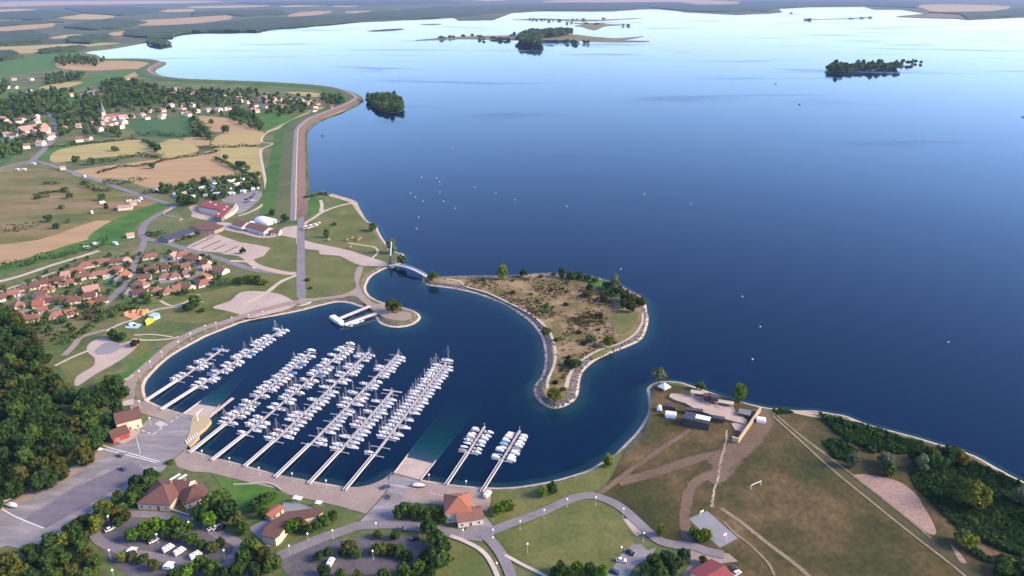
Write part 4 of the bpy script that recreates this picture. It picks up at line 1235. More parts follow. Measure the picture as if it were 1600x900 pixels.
for u, v, r_, f, tn in ((340, 786, 6.6, 'round', 'lf_mid'), (318, 800, 4.6, 'round', 'lf_dark'), (356, 800, 5.0, 'round', 'lf_dark'), (326, 812, 4.0, 'round', 'lf_bright'), (410, 782, 3.6, 'round', 'lf_dark'), (398, 790, 3.2, 'round', 'lf_dark'), (411, 801, 2.4, 'tall', 'lf_mid'), (372, 812, 3.4, 'tall', 'lf_olive'), (380, 826, 3.0, 'round', 'lf_mid'), (424, 776, 2.6, 'round', 'lf_mid'), (240, 742, 2.6, 'round', 'lf_dark'), (265, 722, 2.2, 'bush', 'lf_mid'), (222, 750, 2.6, 'round', 'lf_dark'), (205, 765, 3.0, 'round', 'lf_mid'), (222, 775, 3.2, 'round', 'lf_dark')):
    tree(u, v, r_, f, tn, w_)
w_ = 'along the road in front of the wavy-roofed restaurant'
for u, v, r_, f, tn in ((455, 822, 3.6, 'round', 'lf_bright'), (470, 818, 3.4, 'round', 'lf_olive'), (483, 826, 2.6, 'round', 'lf_mid'), (494, 821, 2.8, 'round', 'lf_mid'), (506, 813, 3.0, 'round', 'lf_mid'), (518, 806, 3.2, 'round', 'lf_mid')):
    tree(u, v, r_, f, tn, w_)
w_ = 'between the parking loop and the perimeter road'
for u, v, r_, f, tn in ((389, 852, 3.8, 'round', 'lf_mid'), (382, 872, 4.0, 'round', 'lf_dark'), (411, 868, 3.6, 'round', 'lf_olive'), (402, 856, 3.0, 'tall', 'lf_yellow'), (425, 882, 4.2, 'round', 'lf_mid'), (400, 890, 3.6, 'round', 'lf_dark'), (372, 891, 3.4, 'round', 'lf_mid'), (312, 880, 3.6, 'round', 'lf_mid'), (291, 890, 3.4, 'round', 'lf_bright'), (331, 888, 3.6, 'round', 'lf_mid'), (350, 896, 3.4, 'round', 'lf_dark'), (270, 899, 3.0, 'round', 'lf_dark'), (240, 882, 2.8, 'round', 'lf_olive'), (222, 872, 2.6, 'round', 'lf_dark'), (205, 868, 2.6, 'round', 'lf_olive'), (190, 870, 2.4, 'round', 'lf_yellow')):
    tree(u, v, r_, f, tn, w_)
w_ = 'beside the red-roofed harbour office'
for u, v, r_, f, tn in ((622, 800, 3.2, 'round', 'lf_mid'), (635, 796, 3.8, 'round', 'lf_mid'), (650, 800, 3.6, 'round', 'lf_mid'), (668, 802, 3.2, 'round', 'lf_mid'), (680, 798, 3.8, 'willow', 'lf_mid'), (692, 806, 3.0, 'round', 'lf_mid'), (669, 822, 4.0, 'round', 'lf_dark'), (682, 842, 4.6, 'round', 'lf_dark'), (690, 856, 4.4, 'round', 'lf_dark'), (676, 868, 4.4, 'round', 'lf_dark'), (692, 874, 3.8, 'round', 'lf_mid'), (661, 874, 3.2, 'round', 'lf_dark'), (779, 795, 3.2, 'round', 'lf_bright'), (788, 790, 3.0, 'round', 'lf_bright'), (798, 788, 2.8, 'round', 'lf_yellow')):
    tree(u, v, r_, f, tn, w_)
w_ = 'in the car park below the perimeter road'
for u, v, r_, f, tn in ((590, 834, 2.4, 'round', 'lf_mid'), (617, 836, 2.5, 'round', 'lf_mid'), (545, 852, 3.4, 'round', 'lf_olive'), (556, 861, 3.0, 'round', 'lf_mid'), (536, 862, 2.4, 'round', 'lf_dark'), (586, 858, 2.8, 'round', 'lf_olive'), (598, 856, 3.0, 'round', 'lf_yellow'), (611, 858, 3.0, 'round', 'lf_olive'), (624, 862, 2.8, 'round', 'lf_mid'), (636, 868, 2.6, 'round', 'lf_dark'), (512, 862, 2.6, 'round', 'lf_dark'), (498, 868, 2.4, 'round', 'lf_dark'), (505, 892, 3.0, 'round', 'lf_dark'), (530, 898, 3.0, 'round', 'lf_mid'), (560, 899, 3.0, 'round', 'lf_olive'), (630, 894, 3.4, 'round', 'lf_mid'), (652, 888, 3.6, 'round', 'lf_mid'), (670, 894, 3.2, 'round', 'lf_dark'), (600, 901, 3.0, 'round', 'lf_mid')):
    tree(u, v, r_, f, tn, w_)
w_ = 'at the foot of the oval lawn'
for u, v, r_, f, tn in ((878, 888, 3.4, 'round', 'lf_mid'), (892, 894, 3.0, 'willow', 'lf_mid'), (904, 886, 3.2, 'round', 'lf_bright'), (923, 892, 3.2, 'round', 'lf_mid'), (940, 894, 3.2, 'round', 'lf_bright'), (866, 896, 2.8, 'round', 'lf_dark')):
    tree(u, v, r_, f, tn, w_)
w_ = 'between the car park and the cropped brown roof'
for u, v, r_, f, tn in ((1022, 874, 3.4, 'round', 'lf_mid'), (1043, 872, 3.6, 'round', 'lf_dark'), (1008, 890, 3.4, 'round', 'lf_dark'), (1030, 890, 3.8, 'round', 'lf_mid'), (1050, 888, 3.4, 'round', 'lf_dark'), (1069, 866, 2.8, 'round', 'lf_dark'), (1099, 875, 2.2, 'round', 'lf_mid'), (1060, 878, 2.8, 'round', 'lf_olive')):
    tree(u, v, r_, f, tn, w_)
w_ = 'beside the grey sports court'
for u, v, r_, f, tn in ((1033, 829, 2.5, 'tall', 'lf_yellow'), (1084, 830, 2.4, 'round', 'lf_mid'), (1094, 838, 2.8, 'round', 'lf_bright'), (1104, 836, 3.0, 'round', 'lf_yellow')):
    tree(u, v, r_, f, tn, w_)
for u, v, r_, f, tn, lb in ((848, 768, 2.8, 'round', 'lf_bright', 'smaller of two trees on the grassy harbour bank'), (864, 763, 3.2, 'round', 'lf_mid', 'larger darker tree of the pair on the grassy harbour bank'), (950, 717, 3.2, 'tall', 'lf_yellow', 'lone yellow-green tree on the harbour bank where the dirt track starts'),
                            (1030, 586, 4.8, 'round', 'lf_pale', 'pale tree at the corner of the point beside the white pyramid tent'), (1094, 602, 3.0, 'round', 'lf_olive', 'small dull tree on the shore behind the raised sandy platform'), (1157, 614, 4.6, 'tall', 'lf_bright', 'bright green tree on the shore beside the plank wall'),
                            (866, 616, 4.8, 'willow', 'lf_yellow', 'drooping willow at the narrow tip of the peninsula'), (676, 431, 4.6, 'round', 'lf_bright', 'bright round tree where the footbridge meets the peninsula'), (785, 423, 5.4, 'tall', 'lf_yellow', 'tall lone poplar on the far shore of the peninsula'),
                            (614, 477, 6.2, 'willow', 'lf_olive', 'large drooping willow on the rounded head of the spit'), (611, 384, 5.4, 'tall', 'lf_pale', 'tall pale tree behind the leaning bridge pylon'), (627, 406, 4.6, 'round', 'lf_olive', 'round tree on the shore beside the footbridge landing'),
                            (582, 354, 4.8, 'round', 'lf_mid', 'round tree standing on the park shore above the beach'), (510, 364, 3.6, 'tall', 'lf_mid', 'narrow tree beside the playground on the park lawn')):
    tree(u, v, r_, f, tn, '', lab=lb, group='single trees along the shore')
w_ = 'on the peninsula'
for u, v, r_, f, tn in ((818, 427, 3.6, 'round', 'lf_dark'), (878, 425, 3.6, 'tall', 'lf_dark'), (893, 430, 4.8, 'spread', 'lf_dark'), (905, 430, 4.0, 'spread', 'lf_dark'), (961, 440, 5.2, 'tall', 'lf_pale'), (968, 455, 4.2, 'round', 'lf_dark'), (978, 462, 5.0, 'round', 'lf_mid'), (988, 468, 5.4, 'round', 'lf_olive'), (1000, 470, 4.6, 'round', 'lf_olive'), (975, 474, 4.0, 'round', 'lf_dark'), (986, 480, 4.0, 'round', 'lf_dark'), (956, 452, 4.0, 'round', 'lf_mid'), (948, 446, 3.6, 'spread', 'lf_mid'), (930, 437, 3.0, 'spread', 'lf_mid'), (918, 434, 3.0, 'spread', 'lf_dark'),
                        (921, 449, 3.2, 'round', 'lf_dark'), (918, 459, 3.4, 'spread', 'lf_olive'), (944, 466, 3.4, 'spread', 'lf_dark'), (853, 517, 3.6, 'round', 'lf_mid'), (923, 528, 3.6, 'spread', 'lf_pale'), (951, 533, 4.0, 'round', 'lf_yellow'), (899, 569, 3.8, 'spread', 'lf_mid'), (888, 566, 2.8, 'spread', 'lf_dark')):
    tree(u, v, r_, f, tn, w_)
for u, v, r_, tn in ((861, 453, 2.2, 'lf_red'), (880, 451, 1.8, 'lf_dark'), (886, 455, 1.8, 'lf_red'), (801, 456, 2.6, 'lf_red'), (830, 459, 2.0, 'lf_olive'), (755, 437, 2.0, 'lf_dark'), (801, 438, 1.8, 'lf_dark'), (905, 519, 2.2, 'lf_red'), (868, 597, 2.0, 'lf_red'), (885, 475, 2.6, 'lf_red'), (938, 492, 2.4, 'lf_red'), (845, 432, 2.0, 'lf_dark'), (865, 428, 2.2, 'lf_dark'), (853, 478, 2.4, 'lf_mid'), (870, 530, 2.2, 'lf_mid'), (912, 536, 2.6, 'lf_red'), (888, 558, 2.0, 'lf_red'), (960, 535, 2.0, 'lf_olive'), (880, 608, 2.0, 'lf_olive'), (840, 470, 1.8, 'lf_olive'), (900, 500, 1.8, 'lf_olive'), (935, 515, 1.8, 'lf_olive')):
    tree(u, v, r_, 'bush', tn, 'in the dry ground of the peninsula', group='bushes on the peninsula')
w_ = 'on the eastern lakeshore'
EAST = 1.45
for u, v, r_, f, tn in ((1334, 716, 2.6, 'tall', 'lf_pale'), (1382, 716, 2.6, 'round', 'lf_pale'), (1388, 726, 3.0, 'round', 'lf_pale'), (1441, 722, 2.6, 'tall', 'lf_pale'), (1468, 704, 3.4, 'round', 'lf_pale'), (1464, 720, 3.6, 'round', 'lf_dark'), (1482, 712, 3.4, 'round', 'lf_dark'), (1456, 712, 3.2, 'round', 'lf_olive'), (1488, 708, 3.0, 'round', 'lf_olive'), (1500, 714, 3.0, 'round', 'lf_gold'), (1523, 774, 4.6, 'round', 'lf_yellow'), (1512, 842, 3.0, 'round', 'lf_yellow'), (1504, 838, 2.6, 'round', 'lf_pale'), (1390, 735, 2.2, 'round', 'lf_mid'), (1600, 775, 4.0, 'round', 'lf_pale'), (1575, 885, 3.2, 'spread', 'lf_mid'), (1598, 890, 3.2, 'spread', 'lf_dark')):
    tree(u, v, r_ * EAST, f, tn, w_)
for u, v, r_ in ((1526, 862, 2.6), (1534, 868, 2.4), (1545, 874, 2.2)):
    tree(u, v, r_, 'bush', 'lf_dark', 'below the yellow tree of the eastern shore')
for u, v in scatter("1284,652 1320,658 1375,675 1412,692 1408,706 1360,702 1312,678", 4.6, 11)[:26] + scatter("1440,725 1465,728 1500,735 1560,760 1610,790 1610,860 1560,845 1500,822 1470,790", 7.5, 12)[:26] + scatter("1290,690 1310,688 1336,706 1326,720 1302,708", 4.2, 13)[:7]:
    tree(u, v, rt.uniform(1.9, 3.0), 'bush', rt.choice(['lf_dark', 'lf_dark', 'lf_mid']), 'in the dark scrub of the eastern shore', group='scrub bushes on the eastern shore')
for u, v, r_, f, tn in ((388, 437, 3.6, 'round', 'lf_mid'), (401, 436, 4.0, 'round', 'lf_mid'), (412, 440, 3.2, 'round', 'lf_yellow'), (376, 440, 3.0, 'round', 'lf_dark'), (481, 437, 2.6, 'bush', 'lf_mid'), (485, 450, 1.8, 'bush', 'lf_dark'), (425, 332, 3.6, 'round', 'lf_dark'), (445, 341, 4.4, 'round', 'lf_dark'), (305, 470, 5.2, 'round', 'lf_mid'), (295, 478, 4.4, 'round', 'lf_dark'), (315, 485, 2.6, 'bush', 'lf_olive'), (178, 522, 4.0, 'round', 'lf_mid'), (188, 525, 3.6, 'round', 'lf_dark'), (210, 536, 3.2, 'spread', 'lf_red'), (285, 311, 7.5, 'round', 'lf_mid'), (295, 312, 6.5, 'round', 'lf_dark'), (379, 392, 3.0, 'round', 'lf_dark'), (522, 350, 2.6, 'bush', 'lf_mid'), (316, 398, 3.0, 'bush', 'lf_olive')):
    tree(u, v, r_, f, tn, 'in the park between village and harbour')
print('individual trees', NTREE[0])
# ------------------------------------------------------------------ distant trees, hedges, woods
def far_leaf(name, dark, light):
    m = leaf_mat(name, dark, light)
    nt = m.node_tree
    for n in list(nt.nodes):
        if n.type == 'TEX_NOISE':
            g = nt.nodes.new('ShaderNodeNewGeometry')
            nt.links.new(g.outputs['Position'], n.inputs['Vector'])
            n.inputs['Scale'].default_value = 0.045
    return m
M['lf_far'] = far_leaf('far_leaves', (.042, .092, .030), (.140, .205, .065))
M['canopy'] = mat('woodland_canopy', [(.014, .032, .012), (.030, .055, .018), (.045, .070, .022)], 0.012, .95, fine=(.06, .25))
LOW = {'round': crown(5, 'round', 14, 15, .24), 'round2': crown(6, 'round', 14, 15, .24), 'spread': crown(7, 'spread', 14, 15, .24), 'tall': crown(8, 'tall', 14, 15, .24)}
far = MB()
rf = random.Random(77)
def far_tree(u, v, rad, form=None, ground=LZ):
    f = form or rf.choice(['round', 'round2', 'spread', 'round', 'tall'])
    src = LOW[f]
    p = G(u, v, ground + .8 * rad)
    a = rf.uniform(0, 6.28)
    ca, sa = math.cos(a), math.sin(a)
    k = rad * rf.uniform(.9, 1.15)
    far.add([(p.x + (x * ca - y * sa) * k, p.y + (x * sa + y * ca) * k, ground + z * k) for x, y, z in src.v], src.f)
for txt, sp, lo, hi, sd_ in (("160,128 185,122 230,130 250,138 245,160 200,165 160,165", 12, 7, 11, 1), ("22,150 60,145 100,150 105,165 100,172 60,176 30,172", 12, 7, 11, 2), ("80,140 105,138 100,160 85,160", 14, 6, 9, 3),
                        ("0,160 30,165 50,178 30,180 0,182", 14, 6, 9, 4), ("128,150 160,152 165,175 150,180 130,172", 13, 6, 9, 5), ("200,135 260,138 340,140 345,150 300,158 250,160 230,150", 16, 5, 8, 6), ("260,142 330,140 400,138 410,150 360,165 320,160 290,165", 17, 5, 8, 7),
                        ("360,165 385,175 412,190 405,202 375,192 360,182", 14, 5, 8, 8), ("420,150 470,160 485,168 455,178 425,170", 15, 5, 8, 9), ("500,146 530,150 538,160 520,165 505,158", 12, 5, 8, 10), ("30,205 65,200 70,215 40,222", 12, 5, 8, 11),
                        ("92,175 120,178 115,200 95,210", 12, 6, 9, 12), ("120,172 170,170 150,205 130,210", 18, 5, 8, 13), ("298,185 318,195 328,215 305,212", 13, 5, 8, 14), ("0,195 25,196 20,210 0,212", 14, 5, 8, 15),
                        ("0,222 32,218 30,238 0,245", 14, 5, 8, 16), ("88,92 110,88 165,92 150,100 110,98 95,102", 20, 8, 12, 17), ("70,118 95,115 100,128 75,130", 14, 7, 10, 18), ("105,116 130,114 125,122 108,124", 14, 7, 10, 19),
                        ("240,297 300,283 404,271 410,292 380,300 330,310 295,315", 10, 4, 6.5, 20), ("0,130 12,128 10,142 0,146", 16, 7, 10, 21)):
    for u, v in scatter(txt, sp, sd_, 700):
        far_tree(u, v, rf.uniform(lo, hi) * .72)
for u, v, r_ in ((121, 249, 5), (143, 253, 5), (353, 202, 8), (237, 259, 5), (103, 296, 4), (108, 306, 4), (75, 342, 4), (88, 352, 4), (58, 308, 3), (96, 323, 3), (106, 345, 2.6), (158, 309, 4), (166, 323, 3), (172, 204, 7), (184, 208, 7), (380, 258, 5), (372, 256, 5), (387, 262, 4), (115, 250, 4), (330, 190, 5), (352, 246, 4), (180, 232, 5), (245, 232, 6), (240, 228, 6)):
    far_tree(u, v, r_)
for u, v in scatter("690,626 750,604 840,600 895,622 915,655 912,690 860,694 790,692 755,672", 9, 31, 2500, 400, 0, 4):
    far_tree(u, v - 2, rf.uniform(5.0, 7.5), ground=.8)
for u, v in scatter("370,428 400,412 500,410 620,414 760,410 812,412 800,426 680,428 540,430 500,442 420,442", 13, 32, 2500, 1200, 0, 4):
    far_tree(u, v - 1.5, rf.uniform(7, 11), ground=.8)
for u, v in ((1409, 98), (1411, 96), (1419, 98), (1424, 98), (1426, 96), (1431, 95.5), (1439, 96.5)):
    far_tree(u, v, rf.uniform(5, 8), ground=.8)
for u, v in ((748, 56), (741, 54.5), (725, 55.5), (705, 57), (690, 58.5), (752, 60), (767, 59), (778, 60), (785, 60.5), (792, 60.5), (800, 55), (804, 52), (815, 52.5), (866, 64), (882, 64), (893, 64.5), (903, 66), (918, 65), (830, 29), (837, 30.5), (850, 30), (862, 31.5), (873, 31), (898, 30), (912, 30), (945, 28.5), (888, 35), (918, 36), (933, 37), (978, 39), (1262, 30), (1266, 30), (1333, 28.5), (1348, 27.5), (1357, 26.5), (1236, 20)):
    [far_tree(u + rf.uniform(-5, 5), v + rf.uniform(-.3, .3), rf.uniform(6, 10), 'spread', .2) for _ in range(3)]
for txt in ("30,240 110,202 180,205 175,268 80,270", "150,205 240,192 340,190 365,200 300,215 200,220"):
    for u, v in scatter(txt, 22, 33, 600, 800, 0, 4):
        far_tree(u, v, rf.uniform(14, 20), 'round', 1.5)
for u, v in scatter("0,150 110,138 200,150 330,140 480,148 500,160 420,185 330,178 240,176 170,190 100,205 0,215", 26, 45, 1500):
    far_tree(u, v, rf.uniform(3.6, 6.0))
for u, v in scatter("-10,452 60,430 130,402 200,395 210,420 160,480 60,500 -10,480", 9.5, 41, 900) + scatter("205,400 240,390 330,402 355,425 330,445 210,458", 9.5, 42, 900):
    far_tree(u, v, rf.uniform(1.6, 2.8), 'round')
for u, v in scatter("60,495 120,480 180,465 260,455 330,440 350,445 260,470 160,500 100,520 60,520", 9, 43, 500) + scatter("-20,500 20,500 40,520 20,530 -20,520", 7, 44, 200):
    far_tree(u, v, rf.uniform(1.6, 3.2), 'round')
o = obj('distant_trees', far, M['lf_far'])
o['kind'] = 'stuff'

def canopy(txt, h=13.0, n=90, seed=1):
    px = P(txt)
    r = random.Random(seed)
    bl = []
    for i, (a, b) in enumerate(zip(px, px[1:] + px[:1])):
        for j in range(4):
            t = j / 4
            bl.append((a[0] + (b[0] - a[0]) * t, a[1] + (b[1] - a[1]) * t + (r.uniform(-.35, .35) if a[1] > 3 else 0)))
    us, vs_ = [p[0] for p in px], [p[1] for p in px]
    pts = list(bl)
    for _ in range(n * 4):
        u, v = r.uniform(min(us), max(us)), r.uniform(min(vs_), max(vs_))
        if inside(u, v, px) and len(pts) < len(bl) + n:
            pts.append((u, v))
    w = [G(u, v, LZ + h * .5) for u, v in pts]
    res = delaunay_2d_cdt([Vector((p.x, p.y)) for p in w], [], [list(range(len(bl)))], 1, 1e-3)
    nb = len(bl)
    mb = MB()
    zz = []
    for i, p in enumerate(res[0]):
        edge = any(k < nb for k in res[3][i])
        zz.append(LZ + h * (r.uniform(.45, .8) if edge else r.uniform(.75, 1.15)))
    mb.add([(p.x, p.y, z) for p, z in zip(res[0], zz)], [tuple(f) for f in res[2]])
    ring = w[:nb] + [w[0]]
    mb.ribbon([(p.x, p.y, LZ + h * .62) for p in ring], [(p.x, p.y, LZ) for p in ring])
    o = obj('far_woodland', mb, M['canopy'])
    o['kind'] = 'stuff'
far_px = [(u, v) for u, v in far_shore[:-6]]
pl = [G(u, v, LZ) for u, v in far_px if u < 2100] + [G(u, v, LZ) for u, v in ((-300, 84), (-900, 50), (-1500, -2), (400, -8), (1500, -8), (3000, -2))]
M['plain'] = mat('distant_plain', [(.030, .050, .022), (.060, .080, .032), (.12, .11, .055)], 0.0016, .95, stretch=(5, 2), fine=(.006, .3))
struct('distant_plain', MB().fill(pl, LZ + .4), M['plain'])
for i, t in enumerate(("560,31 640,28 720,25 800,17.5 850,15 960,15 1017,11.5 1070,16 1112,18 1200,17 1215,10 1350,8 1430,12 1440,6 1300,3 1160,7 1085,8 1050,4 900,5 700,10 560,20", "1450,19 1545,18 1600,12 1900,10 1900,21 1600,24 1555,26 1512,28 1500,22",
                       "195,48 225,42 275,40 350,36 400,28 480,26 560,22 560,32 525,35 472,39 420,43 400,47 350,47 300,48 272,52 268,56 230,58 195,55", "105,58 170,53 175,61 140,67 107,66", "0,50 50,48 75,54 72,65 25,68 0,71 -80,72 -80,52",
                       "60,78 85,75 135,72 120,79 65,82", "-60,80 20,79 37,88 5,92 -60,92", "0,19 75,15 125,22 65,30 0,30 -80,30 -80,20", "100,12 200,11 260,13 240,20 190,24 130,20", "300,19 440,14 450,22 380,25 355,22 300,26", "370,3 560,1 700,0 720,4 560,8 400,7", "1000,9 1150,8 1160,2 1400,0 1440,5 1300,7 1190,14",
                       "150,31 190,30 230,34 190,44 140,46 100,42", "-80,34 60,32 100,34 20,39 -80,44", "228,64 240,62 262,64 268,67 250,69 232,67")):
    canopy(t, 13, 110, i)

def hedge(label, txt, w, h, ox=0, oy=200, k=4.0, tone='lf_dark', seed=0):
    pts = smooth([G(u, v, LZ + h * .4) for u, v in P(txt, ox, oy, k)], 4)
    r = random.Random(seed)
    c = pts[0].copy()
    c.z = LZ
    t = thing('hedge', label, 'hedge', c, 0, 'hedges and field margins')
    mb, st = MB(), MB()
    for a, b in zip(pts, pts[1:]):
        d = b - a
        d.z = 0
        ln = d.length
        n = max(2, int(ln * 3.2))
        for _ in range(n):
            q = a + d * r.random() - c
            nrm = Vector((r.gauss(0, 1), r.gauss(0, 1), r.gauss(.4, 1))).normalized()
            hh = h * (.75 + .35 * math.sin(q.x * .21 + q.y * .13))
            pc = Vector((q.x, q.y, 0)) + Vector((nrm.x * w * .5, nrm.y * w * .5, hh * .5 + nrm.z * hh * .45))
            aa = nrm.orthogonal().normalized()
            bb = nrm.cross(aa)
            s = r.uniform(.5, 1.0)
            mb.add([pc - aa * s - bb * s, pc + aa * s - bb * s * .8, pc + aa * s * .9 + bb * s, pc - aa * s * .8 + bb * s * .9], [(0, 1, 2, 3)])
        q = a - c
        st.tube((q.x, q.y, -.2), (q.x, q.y, h * .6), .12, .06, 4)
    obj('foliage', mb, M[tone], t)
    obj('stems', st, M['bark'], t)
hedge('hedge along the top of the yellow field near the road', "300,120 420,105 640,85 850,65", 5, 4, seed=1)
hedge('short hedge at the end of the yellow field', "890,75 940,100 985,130", 7, 6, seed=2)
hedge('bushy hedge between the two narrow field strips', "610,215 740,190 850,165 930,170 1020,175", 8, 7, seed=3)
hedge('long thin hedge above the bare brown field', "610,280 740,240 900,230 1000,205 1100,185 1250,165 1370,140", 4, 4, seed=4)
hedge('hedge across the fields beside the dike path', "1250,125 1370,115 1480,112 1600,108", 5, 5, seed=5)
hedge('dark hedge beside the country road and small pond', "650,330 720,340 780,335 900,315", 9, 7, seed=6)
hedge('hedge between brown field and camp site corner', "1340,185 1420,225 1520,270 1600,292", 7, 6, seed=7)
hedge('dark thicket on the rough pasture edge', "-20,640 60,628 140,615 220,598", 16, 7, seed=8)
hedge('hedge below the bend of the country road', "510,340 560,365 620,385 680,385", 10, 5, seed=9)
hedge('tree hedge behind the holiday village lane', "0,870 120,845 250,812 350,790 450,770 560,740 680,700", 10, 7, seed=10)
hedge('dense hedge along the field side of the camp site', "900,405 1050,380 1170,360 1300,330 1450,300 1600,288", 9, 6, seed=11)
hedge('thick hedge bordering the green field by the old village', "830,850 960,830 1100,845 1240,830 1300,790", 14, 7, 0, 0, 4, seed=12)
hedge('hedge along the flank of the green field', "1210,740 1240,790 1270,830", 16, 8, 0, 0, 4, seed=13)
hedge('trimmed hedge along the lower edge of the holiday village', "140,505 260,490 400,455 560,410 640,385", 6, 4, 0, 380, 4, 'lf_mid', 14)
hedge('trimmed hedge below the right-hand cottage row', "860,325 1000,315 1120,305 1230,290", 4, 3, 0, 380, 4, 'lf_mid', 15)
hedge('hedge around the cottages on the park side', "1340,260 1400,245 1500,220 1600,215", 8, 5, 0, 380, 4, 'lf_dark', 16)
hedge('clipped yellow hedge beside the dark blue roof', "600,760 700,740 850,690", 7, 3, 200, 280, 8, 'lf_olive', 17)
hedge('dark bushes beside the dark blue roof and road', "250,680 330,690 420,660", 8, 4, 200, 280, 8, 'lf_dark', 18)
hedge('dark hedge on the beach edge beside the dike end', "490,440 540,425 600,408 660,415", 6, 3, 350, 200, 4, 'lf_dark', 19)
hedge('pasture bushes in a short dark row', "215,420 300,400 400,385", 5, 3, 0, 200, 4, 'lf_dark', 20)
hedge('second short dark row of pasture bushes', "235,435 300,425", 5, 3, 0, 200, 4, 'lf_dark', 21)
hedge('dark bush row near the road fork', "270,345 310,345 360,342", 6, 4, 0, 200, 4, 'lf_dark', 22)
hedge('reddish shrub bed below the holiday village', "490,470 540,460 610,450", 9, 4, 0, 380, 4, 'lf_red', 23)
hedge('mixed shrub bed above the orange playground', "620,460 680,450 740,400 830,390", 10, 4, 0, 380, 4, 'lf_mid', 24)
hedge('shrub bed below the path to the round pool', "380,620 440,600 500,560 590,490", 8, 3, 0, 380, 4, 'lf_mid', 25)
hedge('shrub patch left of the pinkish path', "280,600 330,590 400,570", 12, 3, 0, 380, 4, 'lf_olive', 26)

# low thicket of the eastern shore
th = MB()
rq = random.Random(14)
for txt in ("1278,648 1320,655 1380,672 1420,690 1415,710 1360,705 1310,680", "1420,730 1450,700 1500,712 1565,742 1640,780 1640,880 1590,870 1540,850 1500,830 1460,790 1430,760", "1285,690 1310,685 1340,705 1330,725 1300,710", "1205,639 1230,640 1240,646 1215,648", "1560,870 1610,880 1610,905 1550,905", "1395,682 1440,690 1450,705 1425,720 1410,700"):
    poly = P(txt)
    us, vs_ = [p[0] for p in poly], [p[1] for p in poly]
    for _ in range(int((max(us) - min(us)) * (max(vs_) - min(vs_)) * .55)):
        u, v = rq.uniform(min(us), max(us)), rq.uniform(min(vs_), max(vs_))
        if not inside(u, v, poly):
            continue
        p = G(u, v, LZ)
        hgt = .4 + 1.5 * max(0, math.sin(p.x * .16) * math.sin(p.y * .13 + 1) + .35) * rq.random()
        n = Vector((rq.gauss(0, .7), rq.gauss(0, .7), 1)).normalized()
        a = Matrix.Rotation(rq.uniform(0, 6.28), 3, n) @ n.orthogonal().normalized()
        b = n.cross(a)
        s = rq.uniform(.35, .9)
        q = Vector((p.x, p.y, LZ + hgt))
        th.add([q - a * s - b * s * .7, q + a * s - b * s, q + a * s * .8 + b * s, q - a * s + b * s * .8], [(0, 1, 2, 3)])
M['lf_thick'] = far_leaf('thicket_leaves', (.016, .042, .014), (.046, .084, .026))
o = obj('shore_thicket', th, M['lf_thick'])
o['kind'] = 'stuff'

# dry tufts and brambles of the peninsula
tf = MB()
poly = P("150,128 400,135 700,115 930,125 1040,180 1100,240 1110,330 1100,470 960,560 880,630 820,700 790,560 740,420 620,310 400,205", 650, 400, 3.6)
us, vs_ = [p[0] for p in poly], [p[1] for p in poly]
n_t = 0
while n_t < 2600:
    u, v = rq.uniform(min(us), max(us)), rq.uniform(min(vs_), max(vs_))
    if not inside(u, v, poly):
        continue
    p = G(u, v, LZ)
    dens = math.sin(p.x * .11 + 1.3 * math.sin(p.y * .05)) * math.sin(p.y * .09 + math.sin(p.x * .07)) + .25
    n_t += 1
    if rq.random() > max(.05, dens):
        continue
    for _ in range(4):
        n = Vector((rq.gauss(0, 1), rq.gauss(0, 1), .8)).normalized()
        a = n.orthogonal().normalized()
        b = n.cross(a)
        s = rq.uniform(.25, .7)
        q = Vector((p.x + rq.uniform(-.7, .7), p.y + rq.uniform(-.7, .7), LZ + rq.uniform(.1, .7)))
        tf.add([q - a * s - b * s * .7, q + a * s - b * s, q + a * s * .8 + b * s, q - a * s + b * s * .8], [(0, 1, 2, 3)])
M['lf_tuft'] = far_leaf('dry_tuft_leaves', (.080, .078, .026), (.20, .150, .078))
o = obj('dry_tufts', tf, M['lf_tuft'])
o['kind'] = 'stuff'
# ------------------------------------------------------------------ buildings
M['wallw'] = mat('white_render', [(.56, .50, .44), (.64, .58, .51)], 0.5, .85, world_co=False, vary=.06)
M['wallc'] = mat('cream_render', [(.62, .50, .36), (.70, .58, .43)], 0.5, .85, world_co=False)
M['tile_br'] = mat('brown_tiles', [(.105, .050, .040), (.145, .072, .057)], 1.2, .85, .4, 3, world_co=False, vary=.14)
M['tile_te'] = mat('terracotta_tiles', [(.19, .088, .068), (.25, .12, .095)], 1.2, .85, .4, 3, world_co=False, vary=.14)
M['tile_or'] = mat('orange_tiles', [(.25, .090, .056), (.30, .115, .072)], 1.0, .85, .4, 3, world_co=False, vary=.06)
M['tile_pk'] = mat('faded_pink_tiles', [(.36, .20, .165), (.42, .25, .21)], 1.2, .85, .4, 3, world_co=False, vary=.14)
M['tile_gr'] = mat('slate_grey_roof', [(.16, .155, .165), (.20, .195, .205)], 1.2, .75, .3, 3, world_co=False, vary=.1)
M['tile_bl'] = mat('dark_blue_roof', [(.035, .04, .075), (.05, .055, .09)], 1.2, .6, .2, 3, world_co=False)
M['tile_rd'] = mat('dark_red_roof', [(.20, .045, .045), (.24, .06, .055)], 0.8, .8, .2, 3, world_co=False)
M['glass'] = mat('window_glass', [(.03, .035, .04)], rough=.12, spec=.6)
M['door'] = mat('wooden_door', [(.14, .07, .04)], rough=.6)
M['chim'] = mat('chimney_brick', [(.30, .20, .16), (.36, .26, .21)], 3, .9, world_co=False)
M['tentw'] = mat('white_tent_fabric', [(.74, .73, .72), (.80, .79, .78)], .8, .7, world_co=False)

